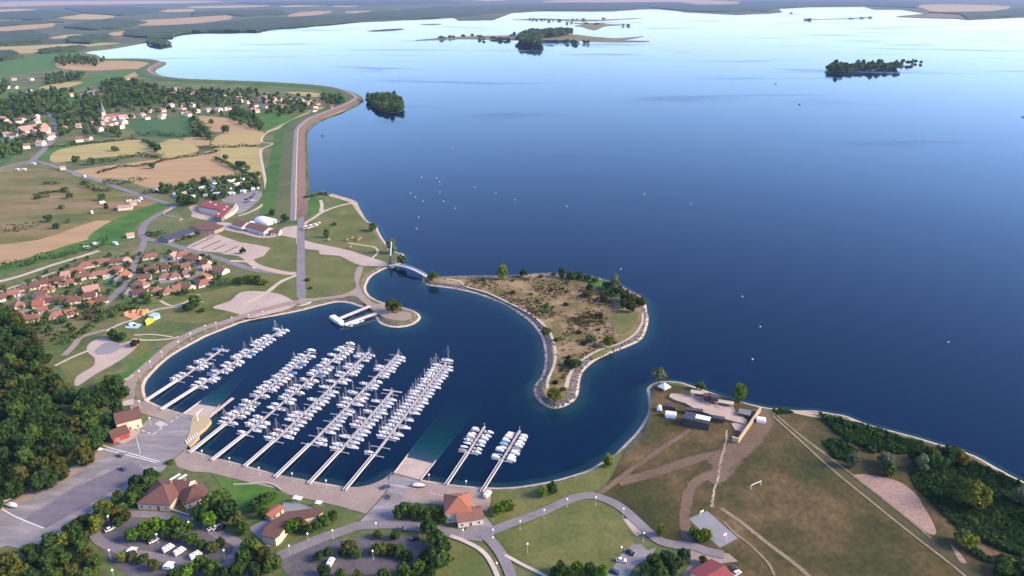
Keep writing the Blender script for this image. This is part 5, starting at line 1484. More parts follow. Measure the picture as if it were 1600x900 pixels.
def gable_roof(l, w, h0, rise, ov=.5, hip=0.0):
    a, b = l / 2 + ov, w / 2 + ov
    hx = l / 2 + ov - hip
    lo = h0 - rise * ov / (w / 2)
    t = .22
    v = [(-a, -b, lo), (a, -b, lo), (a, b, lo), (-a, b, lo), (-hx, 0, h0 + rise), (hx, 0, h0 + rise)]
    u = [(x, y, z - t) for x, y, z in v]
    f = [(0, 1, 5, 4), (2, 3, 4, 5), (1, 2, 5), (3, 0, 4)] if hip else [(0, 1, 5, 4), (2, 3, 4, 5)]
    g = [tuple(i + 6 for i in reversed(q)) for q in f]
    e = [(0, 6, 7, 1), (2, 8, 9, 3)] + ([(1, 7, 8, 2), (3, 9, 6, 0)] if hip else [(1, 7, 11, 5), (5, 11, 8, 2), (3, 9, 10, 4), (4, 10, 6, 0)])
    return MB().add(v + u, f + g + e)

def gable_walls(l, w, h0, rise, hip=False):
    a, b = l / 2, w / 2
    v = [(-a, -b, 0), (a, -b, 0), (a, b, 0), (-a, b, 0), (-a, -b, h0), (a, -b, h0), (a, b, h0), (-a, b, h0)]
    f = [(0, 1, 5, 4), (2, 3, 7, 6)]
    if hip:
        f += [(1, 2, 6, 5), (3, 0, 4, 7)]
    else:
        v += [(-a, 0, h0 + rise - .1), (a, 0, h0 + rise - .1)]
        f += [(1, 2, 6, 9, 5), (3, 0, 4, 8, 7)]
    return MB().add(v, f)

def house(label, p1, p2, w, roof='tile_te', wall='wallw', h0=2.8, hip=False, cat='house', group=None, name='house', detail=True, z=LZ, rise=None, chimney=True, big=False):
    """ridge between two pixels of the photograph"""
    rise = rise if rise is not None else w * .24
    A, B = G(*p1, z + h0 + rise), G(*p2, z + h0 + rise)
    d = B - A
    l = max(d.length * (1.5 if hip else 1.0), w * .9)
    c = (A + B) / 2
    t = thing(name, label, cat, (c.x, c.y, z), math.atan2(d.y, d.x), group)
    wl = obj('wall', gable_walls(l, w, h0, rise, hip), M[wall], t)
    rf_ = obj('roof', gable_roof(l, w, h0, rise, .45, (w * .5 if hip else 0)), M[roof], t)
    if chimney and detail:
        obj('chimney', MB().box((l * .22, w * .12, h0 + rise + .1), (.7, .6, 1.5)), M['chim'], rf_)
    if detail:
        for s in (-1, 1):
            k = max(2, int(l / 3.4))
            for i in range(k):
                x = -l / 2 + l * (i + .5) / k
                if i == k // 2:
                    obj('door', MB().box((x, s * (w / 2 + .02), 1.05), (1.0, .10, 2.1)), M['door'], t)
                else:
                    wn_ = obj('window', MB().box((x, s * (w / 2 + .02), 1.55), (1.25, .08, 1.2)), M['white'], t)
                    obj('pane', MB().box((x, s * (w / 2 + .05), 1.55), (1.0, .08, .98)), M['glass'], wn_)
            wn_ = obj('window', MB().box((s * (l / 2 + .02), 0, 1.6), (.08, 1.25, 1.2)), M['white'], t)
            obj('pane', MB().box((s * (l / 2 + .05), 0, 1.6), (.08, 1.0, .98)), M['glass'], wn_)
    return t

ROWS = {
 'upper lane of the holiday village': [((129, 409), (166, 403), 8.5, 't'), ((107, 419), (126, 416), 7.5, 't'), ((97, 424), (106, 423), 7, 'p'), ((117, 428), (139, 424), 7.5, 'b'), ((144, 424), (170, 420), 7.5, 't'), ((173, 416), (186, 415), 7, 't'), ((172, 404), (186, 403), 7.5, 'b'), ((191, 405), (199, 401), 7, 'p'), ((185, 430), (196, 421), 8.5, 'o')],
 'back row beside the country lane': [((81, 432), (95, 431), 7, 'b'), ((62, 437), (79, 435), 7, 'b'), ((47, 442), (60, 440), 7.5, 'b'), ((95, 437), (112, 435), 7, 't'), ((114, 434), (126, 433), 6.5, 'b'), ((28, 446), (42, 444), 6.5, 'b')],
 'inner court of the holiday village': [((66, 447), (80, 445), 7.5, 't'), ((52, 457), (66, 452), 8, 'b'), ((56, 462), (74, 461), 7.5, 't'), ((10, 454), (29, 451), 7.5, 't'), ((-6, 461), (9, 457), 7.5, 'b'), ((51, 470), (67, 468), 8, 'o'), ((60, 479), (70, 477), 7, 't'), ((74, 465), (102, 462), 7, 'b'), ((104, 465), (122, 462), 7, 'b'), ((130, 457), (149, 455), 7, 'b'), ((128, 448), (152, 443), 9, 'p')],
 'outer ring of the holiday village': [((21, 472), (32, 469), 7.5, 't'), ((22, 485), (31, 483), 7.5, 't'), ((28, 493), (55, 490), 7.5, 't'), ((78, 488), (97, 484), 7.5, 't'), ((101, 484), (116, 480), 8.5, 't'), ((130, 472), (144, 469), 7.5, 'o'), ((145, 465), (161, 461), 8.5, 'b')],
 'top row near the roundabout': [((225, 396), (240, 394), 8, 't'), ((266, 396), (273, 393), 7.5, 'p'), ((277, 394), (292, 391), 8, 't'), ((289, 399), (311, 399), 8, 'b'), ((315, 405), (325, 406), 7.5, 'b')],
 'middle row of the park-side cottages': [((226, 417), (247, 415), 7, 'b'), ((252, 414), (264, 413), 6.5, 'b'), ((270, 412), (280, 411), 7, 't'), ((284, 411), (295, 410), 7.5, 't'), ((316, 414), (328, 412), 7, 'p')],
 'lane row of the park-side cottages': [((216, 429), (235, 427), 6.5, 'b'), ((251, 427), (262, 426), 7, 't'), ((266, 427), (277, 425), 7, 't'), ((285, 423), (299, 420), 7.5, 't'), ((309, 430), (322, 425), 8.5, 'o'), ((310, 438), (326, 434), 8.5, 't'), ((337, 415), (352, 418), 8.5, 't')],
 'lower row of the park-side cottages': [((212, 437), (225, 439), 8, 't'), ((207, 452), (230, 450), 7.5, 'b'), ((194, 453), (204, 451), 7, 'g'), ((236, 450), (249, 448), 8, 't'), ((255, 450), (266, 448), 7.5, 't'), ((269, 446), (282, 443), 8, 't'), ((285, 442), (299, 444), 8.5, 't')]}
RC = {'t': ('tile_te', 'terracotta'), 'b': ('tile_br', 'brown'), 'p': ('tile_pk', 'faded pink'), 'o': ('tile_or', 'orange'), 'g': ('tile_gr', 'slate grey')}
rh = random.Random(4)
for row, hs_ in ROWS.items():
    for i, (a, b, w, c) in enumerate(hs_):
        house(f'{RC[c][1]}-roofed white cottage, {ORD[i]} listed house of the {row}'.replace(' listed house of', ' in'), a, b, w, RC[c][0], h0=rh.uniform(2.2, 2.7), hip=rh.random() < .35, rise=w * .33, group='holiday village cottages')
M['greenc'] = mat('green_court', [(.02, .16, .09), (.03, .20, .11)], .3, .8)
area('tennis_court', 'greenc', "1300,470 1420,420 1440,520 1360,540", 3, 0, 380, 8, sm=0)
area('tennis_surround', 'concrete', "1270,440 1470,370 1480,420 1300,460", 2, 0, 380, 8, sm=0)

# old village by the dike: small houses far away
vil = {'in the village centre round the church': P("1220,620 1250,510 1290,550 1340,590 1400,512 1420,545 1500,590 1510,480 1560,470 1530,530 1300,520 1360,560", 0, 120, 8),
       'at the road end of the old village': P("20,490 50,520 90,550 230,520 260,510 440,462 440,490 450,530 110,690 170,700 300,700 60,690 500,640 600,730 640,700 500,790 320,830 820,610 980,580 1080,570 1130,560 980,750 1100,740 20,505", 0, 120, 8),
       'among the trees above the old village': P("1110,180 1270,200 1180,140 1040,210 1460,240 610,280 890,200 350,150 180,110 170,10 380,10 90,110 1320,205", 0, 120, 8),
       'along the old village street': P("80,470 190,460 90,540 330,450 420,400 390,480 580,390 590,440 570,480 690,330 840,380 860,410 900,440 1030,300 1010,395 1160,390 1290,380 1360,370 1410,370 930,315 850,330 960,330", 180, 120, 8),
       'in the loose rows behind the village street': P("1230,190 1220,230 960,205 980,180 860,180 710,190 520,180 480,180 840,140 760,130 1540,210 1560,260 1290,270 40,240 130,20 1340,210", 180, 120, 8),
       'at the dike end of the old village': P("180,170 100,240 110,275 210,290 260,280 90,200 370,240 430,230 540,250 470,290 560,295 400,340 440,340 490,330 300,330 650,340 630,260 720,270 800,270 880,270 810,305 850,305 940,300 1000,290 1090,310 1050,345 1270,345 1040,395 1250,375 290,390 250,380 330,400", 360, 120, 8)}
for where, pts in vil.items():
    for u, v in pts:
        c = rh.choice('ttppbbpp')
        ln = rh.uniform(5, 9) * (220 / (v + 60)) * .8
        s = rh.uniform(-.12, .22)
        house(f'{RC[c][1]}-roofed white house {where}', (u - ln / 2, v + s * ln / 2), (u + ln / 2, v - s * ln / 2), rh.uniform(9, 12), RC[c][0], h0=rh.uniform(4.0, 5.5), group='houses ' + where, detail=False)
house('long pale shed roof beside the road bend at the old village', (28, 198), (70, 192), 26, 'tile_pk', h0=6, detail=False, cat='shed', name='shed')
house('second long pale shed below the old village road', (52, 203), (72, 199), 16, 'tile_pk', h0=5, detail=False, cat='shed', name='shed')
p = G(174, 180, LZ + 8)
t = thing('church', 'small church with pointed spire in the middle of the old village', 'church', (p.x, p.y, LZ), .5)
obj('nave', gable_walls(22, 10, 7, 4), M['wallw'], t)
obj('nave_roof', gable_roof(22, 10, 7, 4), M['tile_te'], t)
obj('tower', MB().box((-12, 0, 7.5), (6, 6, 15)), M['wallw'], t)
obj('spire', MB().lathe([(4.2, 15), (1.6, 24), (.1, 34)], (-12, 0, 0), 8), M['tile_gr'], t)

# white farm shed in the pasture, villas by the roads
house('white farm shed in the pasture beside the country road', (184, 321), (206, 319), 11, 'tile_pk', h0=3.5, detail=False, cat='shed', name='shed', rise=1.2)
for u, v, lb in ((97, 260, 'small white house at the road fork'), (207, 323 - 9, 'white cottage beside the farm shed'), (203, 364, 'small white cabin at the roundabout')):
    house(lb, (u - 4, v), (u + 4, v - 1), 7, 'tile_pk', detail=False)

# lakeside centre: L-shaped dark red hall
def poly_building(label, txt, ox, oy, k, h, roofm, wallm, cat='building', name='building', z=LZ, parapet=True, extras=None):
    px = P(txt, ox, oy, k)
    pts = [G(u, v, z + h) for u, v in px]
    c = sum(pts, Vector()) / len(pts)
    t = thing(name, label, cat, (c.x, c.y, z))
    loc = [(p.x - c.x, p.y - c.y) for p in pts]
    if area2([Vector((a, b)) for a, b in loc]) < 0:
        loc.reverse()
    m = len(loc)
    obj('wall', MB().add([(x, y, 0) for x, y in loc] + [(x, y, h) for x, y in loc], [(i, (i + 1) % m, m + (i + 1) % m, m + i) for i in range(m)]), M[wallm], t)
    cx = sum(a for a, b in loc) / m
    cy = sum(b for a, b in loc) / m
    out_ = [(cx + (a - cx) * 1.04, cy + (b - cy) * 1.04) for a, b in loc]
    obj('roof', MB().slab(out_, h - .15, h + .3), M[roofm], t)
    # windows along the longer walls
    for i in range(m):
        a, b = Vector(loc[i]), Vector(loc[(i + 1) % m])
        d = b - a
        if d.length > 7:
            n = int(d.length / 3.6)
            for j in range(n):
                q = a + d * (j + .5) / n
                wn_ = obj('window', MB().box((0, 0, 0), (2.0, .12, 1.5)), M['white'], t, (q.x, q.y, min(1.7, h * .5)), math.atan2(d.y, d.x))
                obj('pane', MB().box((0, 0, 0), (1.7, .18, 1.2)), M['glass'], wn_)
    return t, c, h
t, c, h = poly_building('L-shaped hall with dark red roof on the sandy forecourt', "930,292 1010,262 1300,352 1165,482 1070,462 1150,385 900,342", 200, 280, 8, 5.0, 'tile_rd', 'tile_gr')
for u, v in ((1030, 295), (1095, 325), (1235, 352), (1205, 385), (1130, 440)):
    p = G(200 + u / 8, 280 + v / 8, LZ + h)
    obj('roof_vent', MB().box((p.x - c.x, p.y - c.y, h + .6), (2.0, 1.2, .8)), M['white'], t)
t, c, h = poly_building('grey flat-roofed wing inside the dark red hall', "880,345 1145,382 1090,418 900,370", 200, 280, 8, 4.0, 'tile_gr', 'wallc')
poly_building('curved pale annex between red hall and parking lot', "1345,300 1375,340 1330,400 1240,450 1200,470 1260,420 1310,360", 200, 280, 8, 3.0, 'concrete', 'wallw')
house('dark blue roofed hall beside the striped parking lot', (255, 369), (296, 356), 12, 'tile_bl', 'tile_gr', h0=3.2, cat='hall', name='hall', chimney=False)
poly_building('broad brown-roofed hall joined to the dark blue one', "800,590 850,560 1000,545 1190,580 1180,600 1080,640 900,640", 200, 280, 8, 4.0, 'tile_br', 'chim', 'hall', 'hall')
house('red-roofed promenade hall with white awnings, part nearest the brown hall', (371, 343), (386, 347), 13, 'tile_te', h0=4, cat='hall', name='hall', chimney=False)
house('red-roofed promenade hall with white awnings, middle part', (392, 347), (420, 355), 13, 'tile_te', h0=4, cat='hall', name='hall', chimney=False)
house('small red-roofed kiosk at the end of the promenade hall', (424, 358), (437, 358), 9, 'tile_br', h0=3.4, cat='kiosk', name='kiosk', chimney=False)
for i, (a, b) in enumerate((((362, 351), (384, 357)), ((386, 356), (418, 364)))):
    A, B = G(*a, LZ + 3), G(*b, LZ + 3)
    d = B - A
    t = thing('awning', ('long white awning along the promenade hall', 'short white awning beside the brown hall')[1 - i], 'awning', (A.x, A.y, LZ), math.atan2(d.y, d.x))
    n = int(d.length / 4)
    for j in range(n):
        x = (j + .5) * d.length / n
        obj('canopy', MB().loft([[(x - 1.8, 1.8, 3.4), (x - 1.8, -1.8, 2.7), (x - 1.8, -1.8, 2.6), (x - 1.8, 1.8, 3.3)], [(x + 1.8, 1.8, 3.4), (x + 1.8, -1.8, 2.7), (x + 1.8, -1.8, 2.6), (x + 1.8, 1.8, 3.3)]]), M['tentw'], t)
        obj('post', MB().tube((x - 1.7, -1.7, 0), (x - 1.7, -1.7, 2.65), .06, n=5), M['white'], t)
house('white gabled entrance of the promenade hall', (389, 349), (392, 345), 6, 'tentw', h0=4.6, cat='entrance', name='entrance_porch', detail=False)
# arched white marquee behind it
A, B = G(404, 339, LZ + 3), G(428, 345, LZ + 3)
d = B - A
t = thing('marquee', 'arched white marquee behind the promenade hall', 'marquee', ((A.x + B.x) / 2, (A.y + B.y) / 2, LZ), math.atan2(d.y, d.x))
rings = []
for x in (-.5, -.45, 0, .45, .5):
    k = .8 if abs(x) == .5 else 1.0
    rings.append([(x * d.length, math.cos(R(a)) * 8 * k, math.sin(R(a)) * 4.0 * k) for a in range(0, 181, 18)])
obj('shell', MB().loft(rings, closed_ring=False), M['tentw'], t, smooth_shade=True)
obj('door', MB().box((d.length * .5, 0, 1.4), (.2, 3, 2.8)), M['tile_gr'], t)
for i in range(4):
    obj('rib', MB().loft([[((-.36 + i * .24) * d.length + e, math.cos(R(a)) * 8.08, math.sin(R(a)) * 4.08) for a in range(0, 181, 18)] for e in (-.15, .15)], closed_ring=False, caps=False), M['gang'], t)

# yacht club by the wood
house('yacht club with brown roof and cream gable beside the wood', (181, 646), (214, 638), 13, 'tile_br', 'wallc', h0=6.0, cat='clubhouse', name='clubhouse', rise=2.6)
p = G(199, 654, LZ + 3)
t = thing('balcony_block', 'cream gabled block projecting from the yacht club front', 'annex', (p.x, p.y, LZ), R(-58))
obj('wall', gable_walls(5, 6, 5.5, 1.6), M['wallc'], t)
obj('roof', gable_roof(5, 6, 5.5, 1.6, .3), M['tile_br'], t)
for z_ in (1.6, 4.0):
    for y_ in (-1.4, 1.4):
        wn_ = obj('window', MB().box((2.52, y_, z_), (.08, 1.2, 1.3)), M['white'], t)
        obj('pane', MB().box((2.56, y_, z_), (.08, .95, 1.05)), M['glass'], wn_)
        wn_ = obj('window', MB().box((-2.52, y_, z_), (.08, 1.2, 1.3)), M['white'], t)
        obj('pane', MB().box((-2.56, y_, z_), (.08, .95, 1.05)), M['glass'], wn_)
M['redwall'] = mat('red_cladding', [(.30, .050, .042), (.35, .062, .05)], .6, .7, world_co=False)
house('small red boathouse beside the yacht club', (176, 671), (190, 666), 9, 'tile_br', 'redwall', h0=3.6, cat='boathouse', name='boathouse', chimney=False)
area('boathouse_terrace', 'plaza', "905,685 940,650 1000,655 1070,590 1170,610 1130,660 1030,715", 5, 0, 560, 5.327, sm=0)
area('club_terrace', 'concrete', "1010,360 1110,340 1115,385 1050,395 1020,400", 5, 0, 560, 5.327, sm=0)
area('hoist_pad', 'concrete', "1285,550 1330,522 1385,545 1340,580", 6, 0, 560, 5.327, sm=0)

# brown hip-roofed house with cream walls
house('large brown hip-roofed house with cream walls behind the marina apron', (243, 756), (262, 757), 17, 'tile_br', 'wallc', h0=3.6, hip=True, rise=4.2, name='lodge', cat='house')
house('brown hip-roofed wing joined to the large house', (291, 764), (309, 757), 12, 'tile_br', 'wallc', h0=3.4, hip=True, rise=3.2, name='lodge', cat='house')
house('brown link roof with skylights between the two hip roofs', (268, 752), (290, 752), 11, 'tile_br', 'wallc', h0=3.4, rise=3.0, name='lodge', cat='house')
for u, v in ((273, 743), (283, 744)):
    p = G(u, v, LZ + 4)
    t = thing('solar_panel_row', 'pale panel lying on posts behind the brown hip-roofed house', 'panel', (p.x, p.y, LZ), R(60), 'pale panels behind the hip-roofed house')
    obj('panel', MB().box((0, 0, 3.2), (5.5, 1.4, .12)), M['white'], t)
    obj('leg', MB().tube((-2.2, 0, 0), (-2.2, 0, 3.2), .1, n=5), M['gang'], t)
    obj('leg', MB().tube((2.2, 0, 0), (2.2, 0, 3.2), .1, n=5), M['gang'], t)

# restaurant with the sweeping brown roof
t, c, h = poly_building('restaurant with sweeping curved brown roof above the promenade', "850,560 890,490 960,430 1050,375 1180,355 1330,335 1355,365 1300,405 1180,430 1060,480 1000,560 960,590", 250, 731, 5.327, 4.0, 'tile_br', 'wallc', 'restaurant', 'restaurant')
area('restaurant_terrace', 'court', "735,505 860,440 950,430 870,520 850,575 900,620 960,640 900,660", 4, 250, 731, 5.327, sm=1)
area('restaurant_terrace', 'court', "1030,290 1100,285 1270,330 1250,360 1060,365 960,420", 4, 250, 731, 5.327, sm=1)
house('narrow shed with orange roof beside the restaurant', (417, 803), (436, 789), 5, 'tile_or', h0=2.6, cat='shed', name='shed', chimney=False, rise=.7)
for u, v, lb in ((465, 778, 'larger pale square shelter roof above the restaurant terrace'), (498, 785, 'smaller pale square shelter roof at the end of the restaurant terrace')):
    p = G(u, v, LZ + 2.6)
    t = thing('shelter', lb, 'shelter', (p.x, p.y, LZ), R(-18))
    obj('roof', MB().box((0, 0, 2.7), (4.2 if u < 480 else 2.8, 2.4, .18)), M['tentw'], t)
    for a in (-1, 1):
        for b in (-1, 1):
            obj('post', MB().tube((a * 1.2, b * 1.0, 0), (a * 1.2, b * 1.0, 2.6), .07, n=5), M['gang'], t)

# harbour office
house('harbour office main block with orange hip roof', (708, 776), (722, 775), 13, 'tile_or', 'wallw', h0=5.6, hip=True, rise=3.4, name='harbour_office', cat='office')
house('lower gabled wing of the harbour office with white front', (713, 799), (752, 793), 8.5, 'tile_te', 'wallw', h0=3.6, rise=2.2, name='harbour_office', cat='office')

# brown roof cut by the lower edge of the picture
house('brown-roofed pavilion beside the turning loop below the court', (1100, 903), (1131, 884), 13, 'tile_rd', 'wallw', h0=3.2, rise=1.8, name='pavilion', cat='pavilion', chimney=False)
# ------------------------------------------------------------------ footbridge with leaning pylon
A, B = G(613, 414, 2.2), G(665, 430.5, 2.2)
d = B - A
ln = math.hypot(d.x, d.y)
t = thing('footbridge', 'slender arched white footbridge from the park to the peninsula', 'footbridge', (A.x, A.y, 0), math.atan2(d.y, d.x))
NB = 20
def arch(x):
    q = x / ln
    return 2.0 + 2.6 * 4 * q * (1 - q)
rg = []
for i in range(NB + 1):
    x = ln * i / NB
    z = arch(x)
    rg.append([(x, 1.3, z), (x, -1.3, z), (x, -1.3, z - .35), (x, 1.3, z - .35)])
obj('deck', MB().loft(rg), M['gang'], t)
for s in (-1, 1):
    rg = []
    for i in range(NB + 1):
        x = ln * i / NB
        z = arch(x)
        rg.append([(x, s * 1.35 + .06, z + 1.1), (x, s * 1.35 - .06, z + 1.1), (x, s * 1.35 - .06, z + .92), (x, s * 1.35 + .06, z + .92)])
    rl = obj('railing', MB().loft(rg), M['white'], t)
    for i in range(NB + 1):
        x = ln * i / NB
        obj('baluster', MB().box((x, s * 1.35, arch(x) + .5), (.08, .06, 1.0)), M['white'], rl)
    rg = []
    for i in range(NB + 1):
        x = ln * i / NB
        z = arch(x) - .35
        rg.append([(x, s * 1.1 + .18, z), (x, s * 1.1 - .18, z), (x, s * 1.1 - .18, z - .6), (x, s * 1.1 + .18, z - .6)])
    obj('arch_girder', MB().loft(rg), M['float'], t)
obj('abutment', MB().box((-.8, 0, .8), (3.0, 3.6, 2.6)), M['concrete'], t)
obj('abutment', MB().box((ln + .6, 0, .8), (3.0, 3.6, 2.6)), M['concrete'], t)
p = G(609, 414, LZ)
t = thing('bridge_pylon', 'leaning white mast with dark legs at the park end of the footbridge', 'pylon', (p.x, p.y, LZ), 0)
M['dark'] = mat('dark_steel', [(.05, .045, .05), (.07, .06, .065)], 1, .5, world_co=False)
tp = Vector((2.4, 1.0, 19))
md = tp * .45
obj('leg', MB().tube((-1.2, -.5, -.3), md, .42, .4, 8), M['dark'], t)
obj('leg', MB().tube((1.2, -.5, -.3), md, .42, .4, 8), M['dark'], t)
obj('mast', MB().tube(md, tp, .48, .36, 8), M['white'], t)
obj('mast_head', MB().lathe([(.45, 0), (.7, .3), (.6, 1.1), (.2, 1.5)], tp, 8), M['white'], t)
for e in (Vector((B.x - p.x, B.y - p.y, 2)) * .5, Vector((B.x - p.x, B.y - p.y, 2)) * .3):
    obj('stay_cable', MB().tube(tp, (e.x, e.y, 3.6), .05, n=4), M['rail'], t)

# ------------------------------------------------------------------ street lamps
def lamp_proto(part):
    part('pole', MB().tube((0, 0, -.1), (0, 0, 4.0), .09, .06, 6), 'gang')
    part('globe', MB().lathe([(.12, 4.0), (.36, 4.15), (.46, 4.45), (.36, 4.78), (.1, 4.92)], n=10), 'white', sm=True)
    part('foot', MB().lathe([(.28, 0), (.28, .12), (.12, .35)], n=8), 'gang')
proto('lamp', lamp_proto)
LP = {'on the curved lakeside promenade': P("362,496 337,504 320,509 297,521 278,534 252,550 234,565 217,580 217,627 233,653 388,492 410,487"),
      'on the quay between the pontoon gangways': P("315,704.5 358,716 404,731 456,740 509,751 670,742 728,752"),
      'along the perimeter road': P("519,829 480,834 451,853 587,818 655,822 723,828 663,868 582,861"),
      'around the oval lawn': P("770,828 770,840 812.5,814.5 850,797 886,780 931,777 974,795 1006,833 971,855 824,850 776,880"),
      'around the parking loop': P("294,816 349,860 168,807 244,835 170,860 175,891")}
for where, pts in LP.items():
    for u, v in pts:
        p = G(u, v, LZ + 4.4)
        place('lamp', 'street_lamp', f'white globe street lamp {where}', 'street lamp', (p.x, p.y, LZ), 0, 'globe lamps ' + where)

# ------------------------------------------------------------------ cars, vans and trailers
M['cblack'] = mat('black_car_paint', [(.012, .012, .014)], rough=.25, spec=.6)
M['cwhite'] = mat('white_car_paint', [(.74, .74, .75)], rough=.3, spec=.6)
M['cred'] = mat('red_car_paint', [(.35, .03, .03)], rough=.3, spec=.6)
M['cblue'] = mat('blue_car_paint', [(.03, .06, .20)], rough=.3, spec=.6)
M['cgrey'] = mat('grey_car_paint', [(.16, .16, .17)], rough=.3, spec=.6)
M['tyre'] = mat('tyre_rubber', [(.02, .02, .02)], rough=.9)
M['lightc'] = mat('headlight_glass', [(.7, .7, .72)], rough=.2)
M['tail'] = mat('tail_light', [(.4, .02, .02)], rough=.3)
def car_proto(part):
    pr = [(-2.1, .45), (-2.15, .80), (-1.5, .95), (.75, .95), (1.9, .80), (2.15, .55), (2.1, .35), (-2.0, .30)]
    b = MB().loft([[(x, y, z) for x, z in pr] for y in (-.88, -.80, .80, .88)][0:4])
    part('body', b, 'cwhite')
    pc = [(-1.75, .93), (-1.25, 1.42), (.15, 1.45), (.95, .93)]
    part('cabin', MB().loft([[(x, y * (1 if z < 1 else .86), z) for x, z in pc] for y in (-.80, .80)]), 'glass')
    part('roof', MB().box((-.52, 0, 1.46), (1.45, 1.32, .06), taper=.96), 'cwhite')
    for x in (-1.35, 1.35):
        for s in (-1, 1):
            part('wheel', MB().tube((x, s * .70, .32), (x, s * .92, .32), .33, n=10), 'tyre')
    for s in (-1, 1):
        part('headlight', MB().box((2.08, s * .6, .68), (.12, .36, .16)), 'lightc')
        part('tail_light', MB().box((-2.12, s * .62, .74), (.08, .30, .18)), 'tail')
proto('car', car_proto)
def van_proto(part):
    pr = [(-2.9, .45), (-2.95, 2.45), (-2.7, 2.65), (1.5, 2.70), (2.0, 2.55), (2.15, 1.75), (2.5, 1.30), (3.0, 1.10), (3.05, .5), (2.9, .4)]
    part('body', MB().loft([[(x, y, z) for x, z in pr] for y in (-1.08, 1.08)]), 'cwhite')
    part('windscreen', MB().loft([[(2.16, .9, 1.78), (2.16, -.9, 1.78), (2.52, -.9, 1.30), (2.52, .9, 1.30)], [(2.20, .9, 1.80), (2.20, -.9, 1.80), (2.56, -.9, 1.32), (2.56, .9, 1.32)]]), 'glass')
    for s in (-1, 1):
        part('window', MB().box((-.6, s * 1.09, 1.75), (1.1, .05, .55)), 'glass')
        part('window', MB().box((1.7, s * 1.09, 1.65), (.7, .05, .55)), 'glass')
    part('roof_hatch', MB().box((-.8, 0, 2.74), (.8, .7, .14)), 'cgrey')
    part('roof_hatch', MB().box((.7, .1, 2.75), (.6, .6, .12)), 'cgrey')
    for x in (-1.8, 2.0):
        for s in (-1, 1):
            part('wheel', MB().tube((x, s * .86, .36), (x, s * 1.12, .36), .37, n=10), 'tyre')
proto('camper', van_proto)
def caravan_proto(part):
    pr = [(-2.4, .5), (-2.55, 1.3), (-2.3, 2.35), (-1.9, 2.55), (1.8, 2.55), (2.3, 2.2), (2.55, 1.3), (2.4, .5)]
    part('body', MB().loft([[(x, y, z) for x, z in pr] for y in (-1.1, 1.1)]), 'cwhite')
    for s in (-1, 1):
        part('window', MB().box((-.7, s * 1.11, 1.65), (1.2, .05, .6)), 'glass')
        part('wheel', MB().tube((0, s * .9, .34), (0, s * 1.12, .34), .34, n=10), 'tyre')
    part('drawbar', MB().tube((2.4, .4, .5), (3.7, 0, .5), .06, n=5).tube((2.4, -.4, .5), (3.7, 0, .5), .06, n=5), 'cgrey')
    part('awning', MB().loft([[(-2, 1.1, 2.3), (-2, 3.2, 1.95), (-2, 3.2, 1.85), (-2, 1.1, 2.2)], [(2, 1.1, 2.3), (2, 3.2, 1.95), (2, 3.2, 1.85), (2, 1.1, 2.2)]]), 'tentw')
proto('caravan', caravan_proto)
CARS = [(985, 863, 'car', -38, 'cblack', 'black car in the car park beside the oval lawn'), (971, 875, 'car', -10, 'cwhite', 'white car in the car park beside the oval lawn'), (961, 893, 'car', -25, 'cblue', 'dark blue car at the lower edge of the oval lawn car park'),
        (331, 824, 'car', 55, 'cwhite', 'white car under the big tree, first of the pair'), (338, 823, 'car', 55, 'cwhite', 'white car under the big tree, second of the pair'), (346, 824, 'car', 55, 'cblack', 'black car beside the two white ones under the big tree'),
        (129, 719, 'car', 40, 'cwhite', 'white car at the edge of the wood by the apron'), (135, 713, 'car', 40, 'cred', 'red car at the edge of the wood by the apron'), (141, 709, 'car', 40, 'cblack', 'black car parked between red car and boat trailer'), (94, 744, 'car', 35, 'cblack', 'dark car parked alone under the wood edge'), (104, 736, 'car', 35, 'cgrey', 'grey car parked alone under the wood edge'),
        (192, 732, 'car', 150, 'cblue', 'dark blue car driving across the marina apron'), (188, 711, 'car', 155, 'cgrey', 'grey car on the apron between the painted lines'), (648, 841, 'car', 20, 'cblack', 'black car under the dark trees near the harbour office'), (627, 826, 'car', 0, 'cgrey', 'grey car on the perimeter road'),
        (1143, 888, 'car', 30, 'cblack', 'black car on the pavilion terrace'), (1151, 895, 'car', 30, 'cwhite', 'white car on the pavilion terrace'), (762, 773, 'camper', 60, 'cwhite', 'white van at the foot of the last gangway'), (517, 879, 'camper', 80, 'cwhite', 'white camper standing alone in the lower car park'),
        (263, 857, 'camper', 55, 'cwhite', 'white camper first in the parking loop row'), (281, 862, 'camper', 55, 'cwhite', 'white camper second in the parking loop row'), (306, 868, 'camper', 50, 'cwhite', 'white camper last in the parking loop row'), (205, 864, 'caravan', -10, 'cwhite', 'white caravan across from the camper row'), (263, 887, 'caravan', -10, 'cwhite', 'white caravan below the camper row'),
        (95, 895, 'camper', 10, 'cwhite', 'white camper half hidden by trees at the belt'), (172, 826, 'car', 45, 'cwhite', 'white car inside the parking loop bend'), (240, 844, 'car', 50, 'cwhite', 'white car behind the camper row'), (603, 760, 'car', 30, 'cblue', 'blue car at the top of the green slipway'), (610, 774, 'car', 70, 'cgrey', 'grey car on the apron above the green slipway'),
        (1042, 873, 'car', 0, 'cgrey', 'grey car under trees beside the oval lawn car park')][:-1]
for u, v, k, rz, col, lb in CARS:
    p = G(u, v, LZ + .9)
    place(k, 'car' if k == 'car' else 'camper_van' if k == 'camper' else 'caravan', lb, k, (p.x, p.y, LZ + .27), R(rz), None, None if k == 'car' else (.82, .82, .8), {'body': col, 'roof': col} if k == 'car' else None)
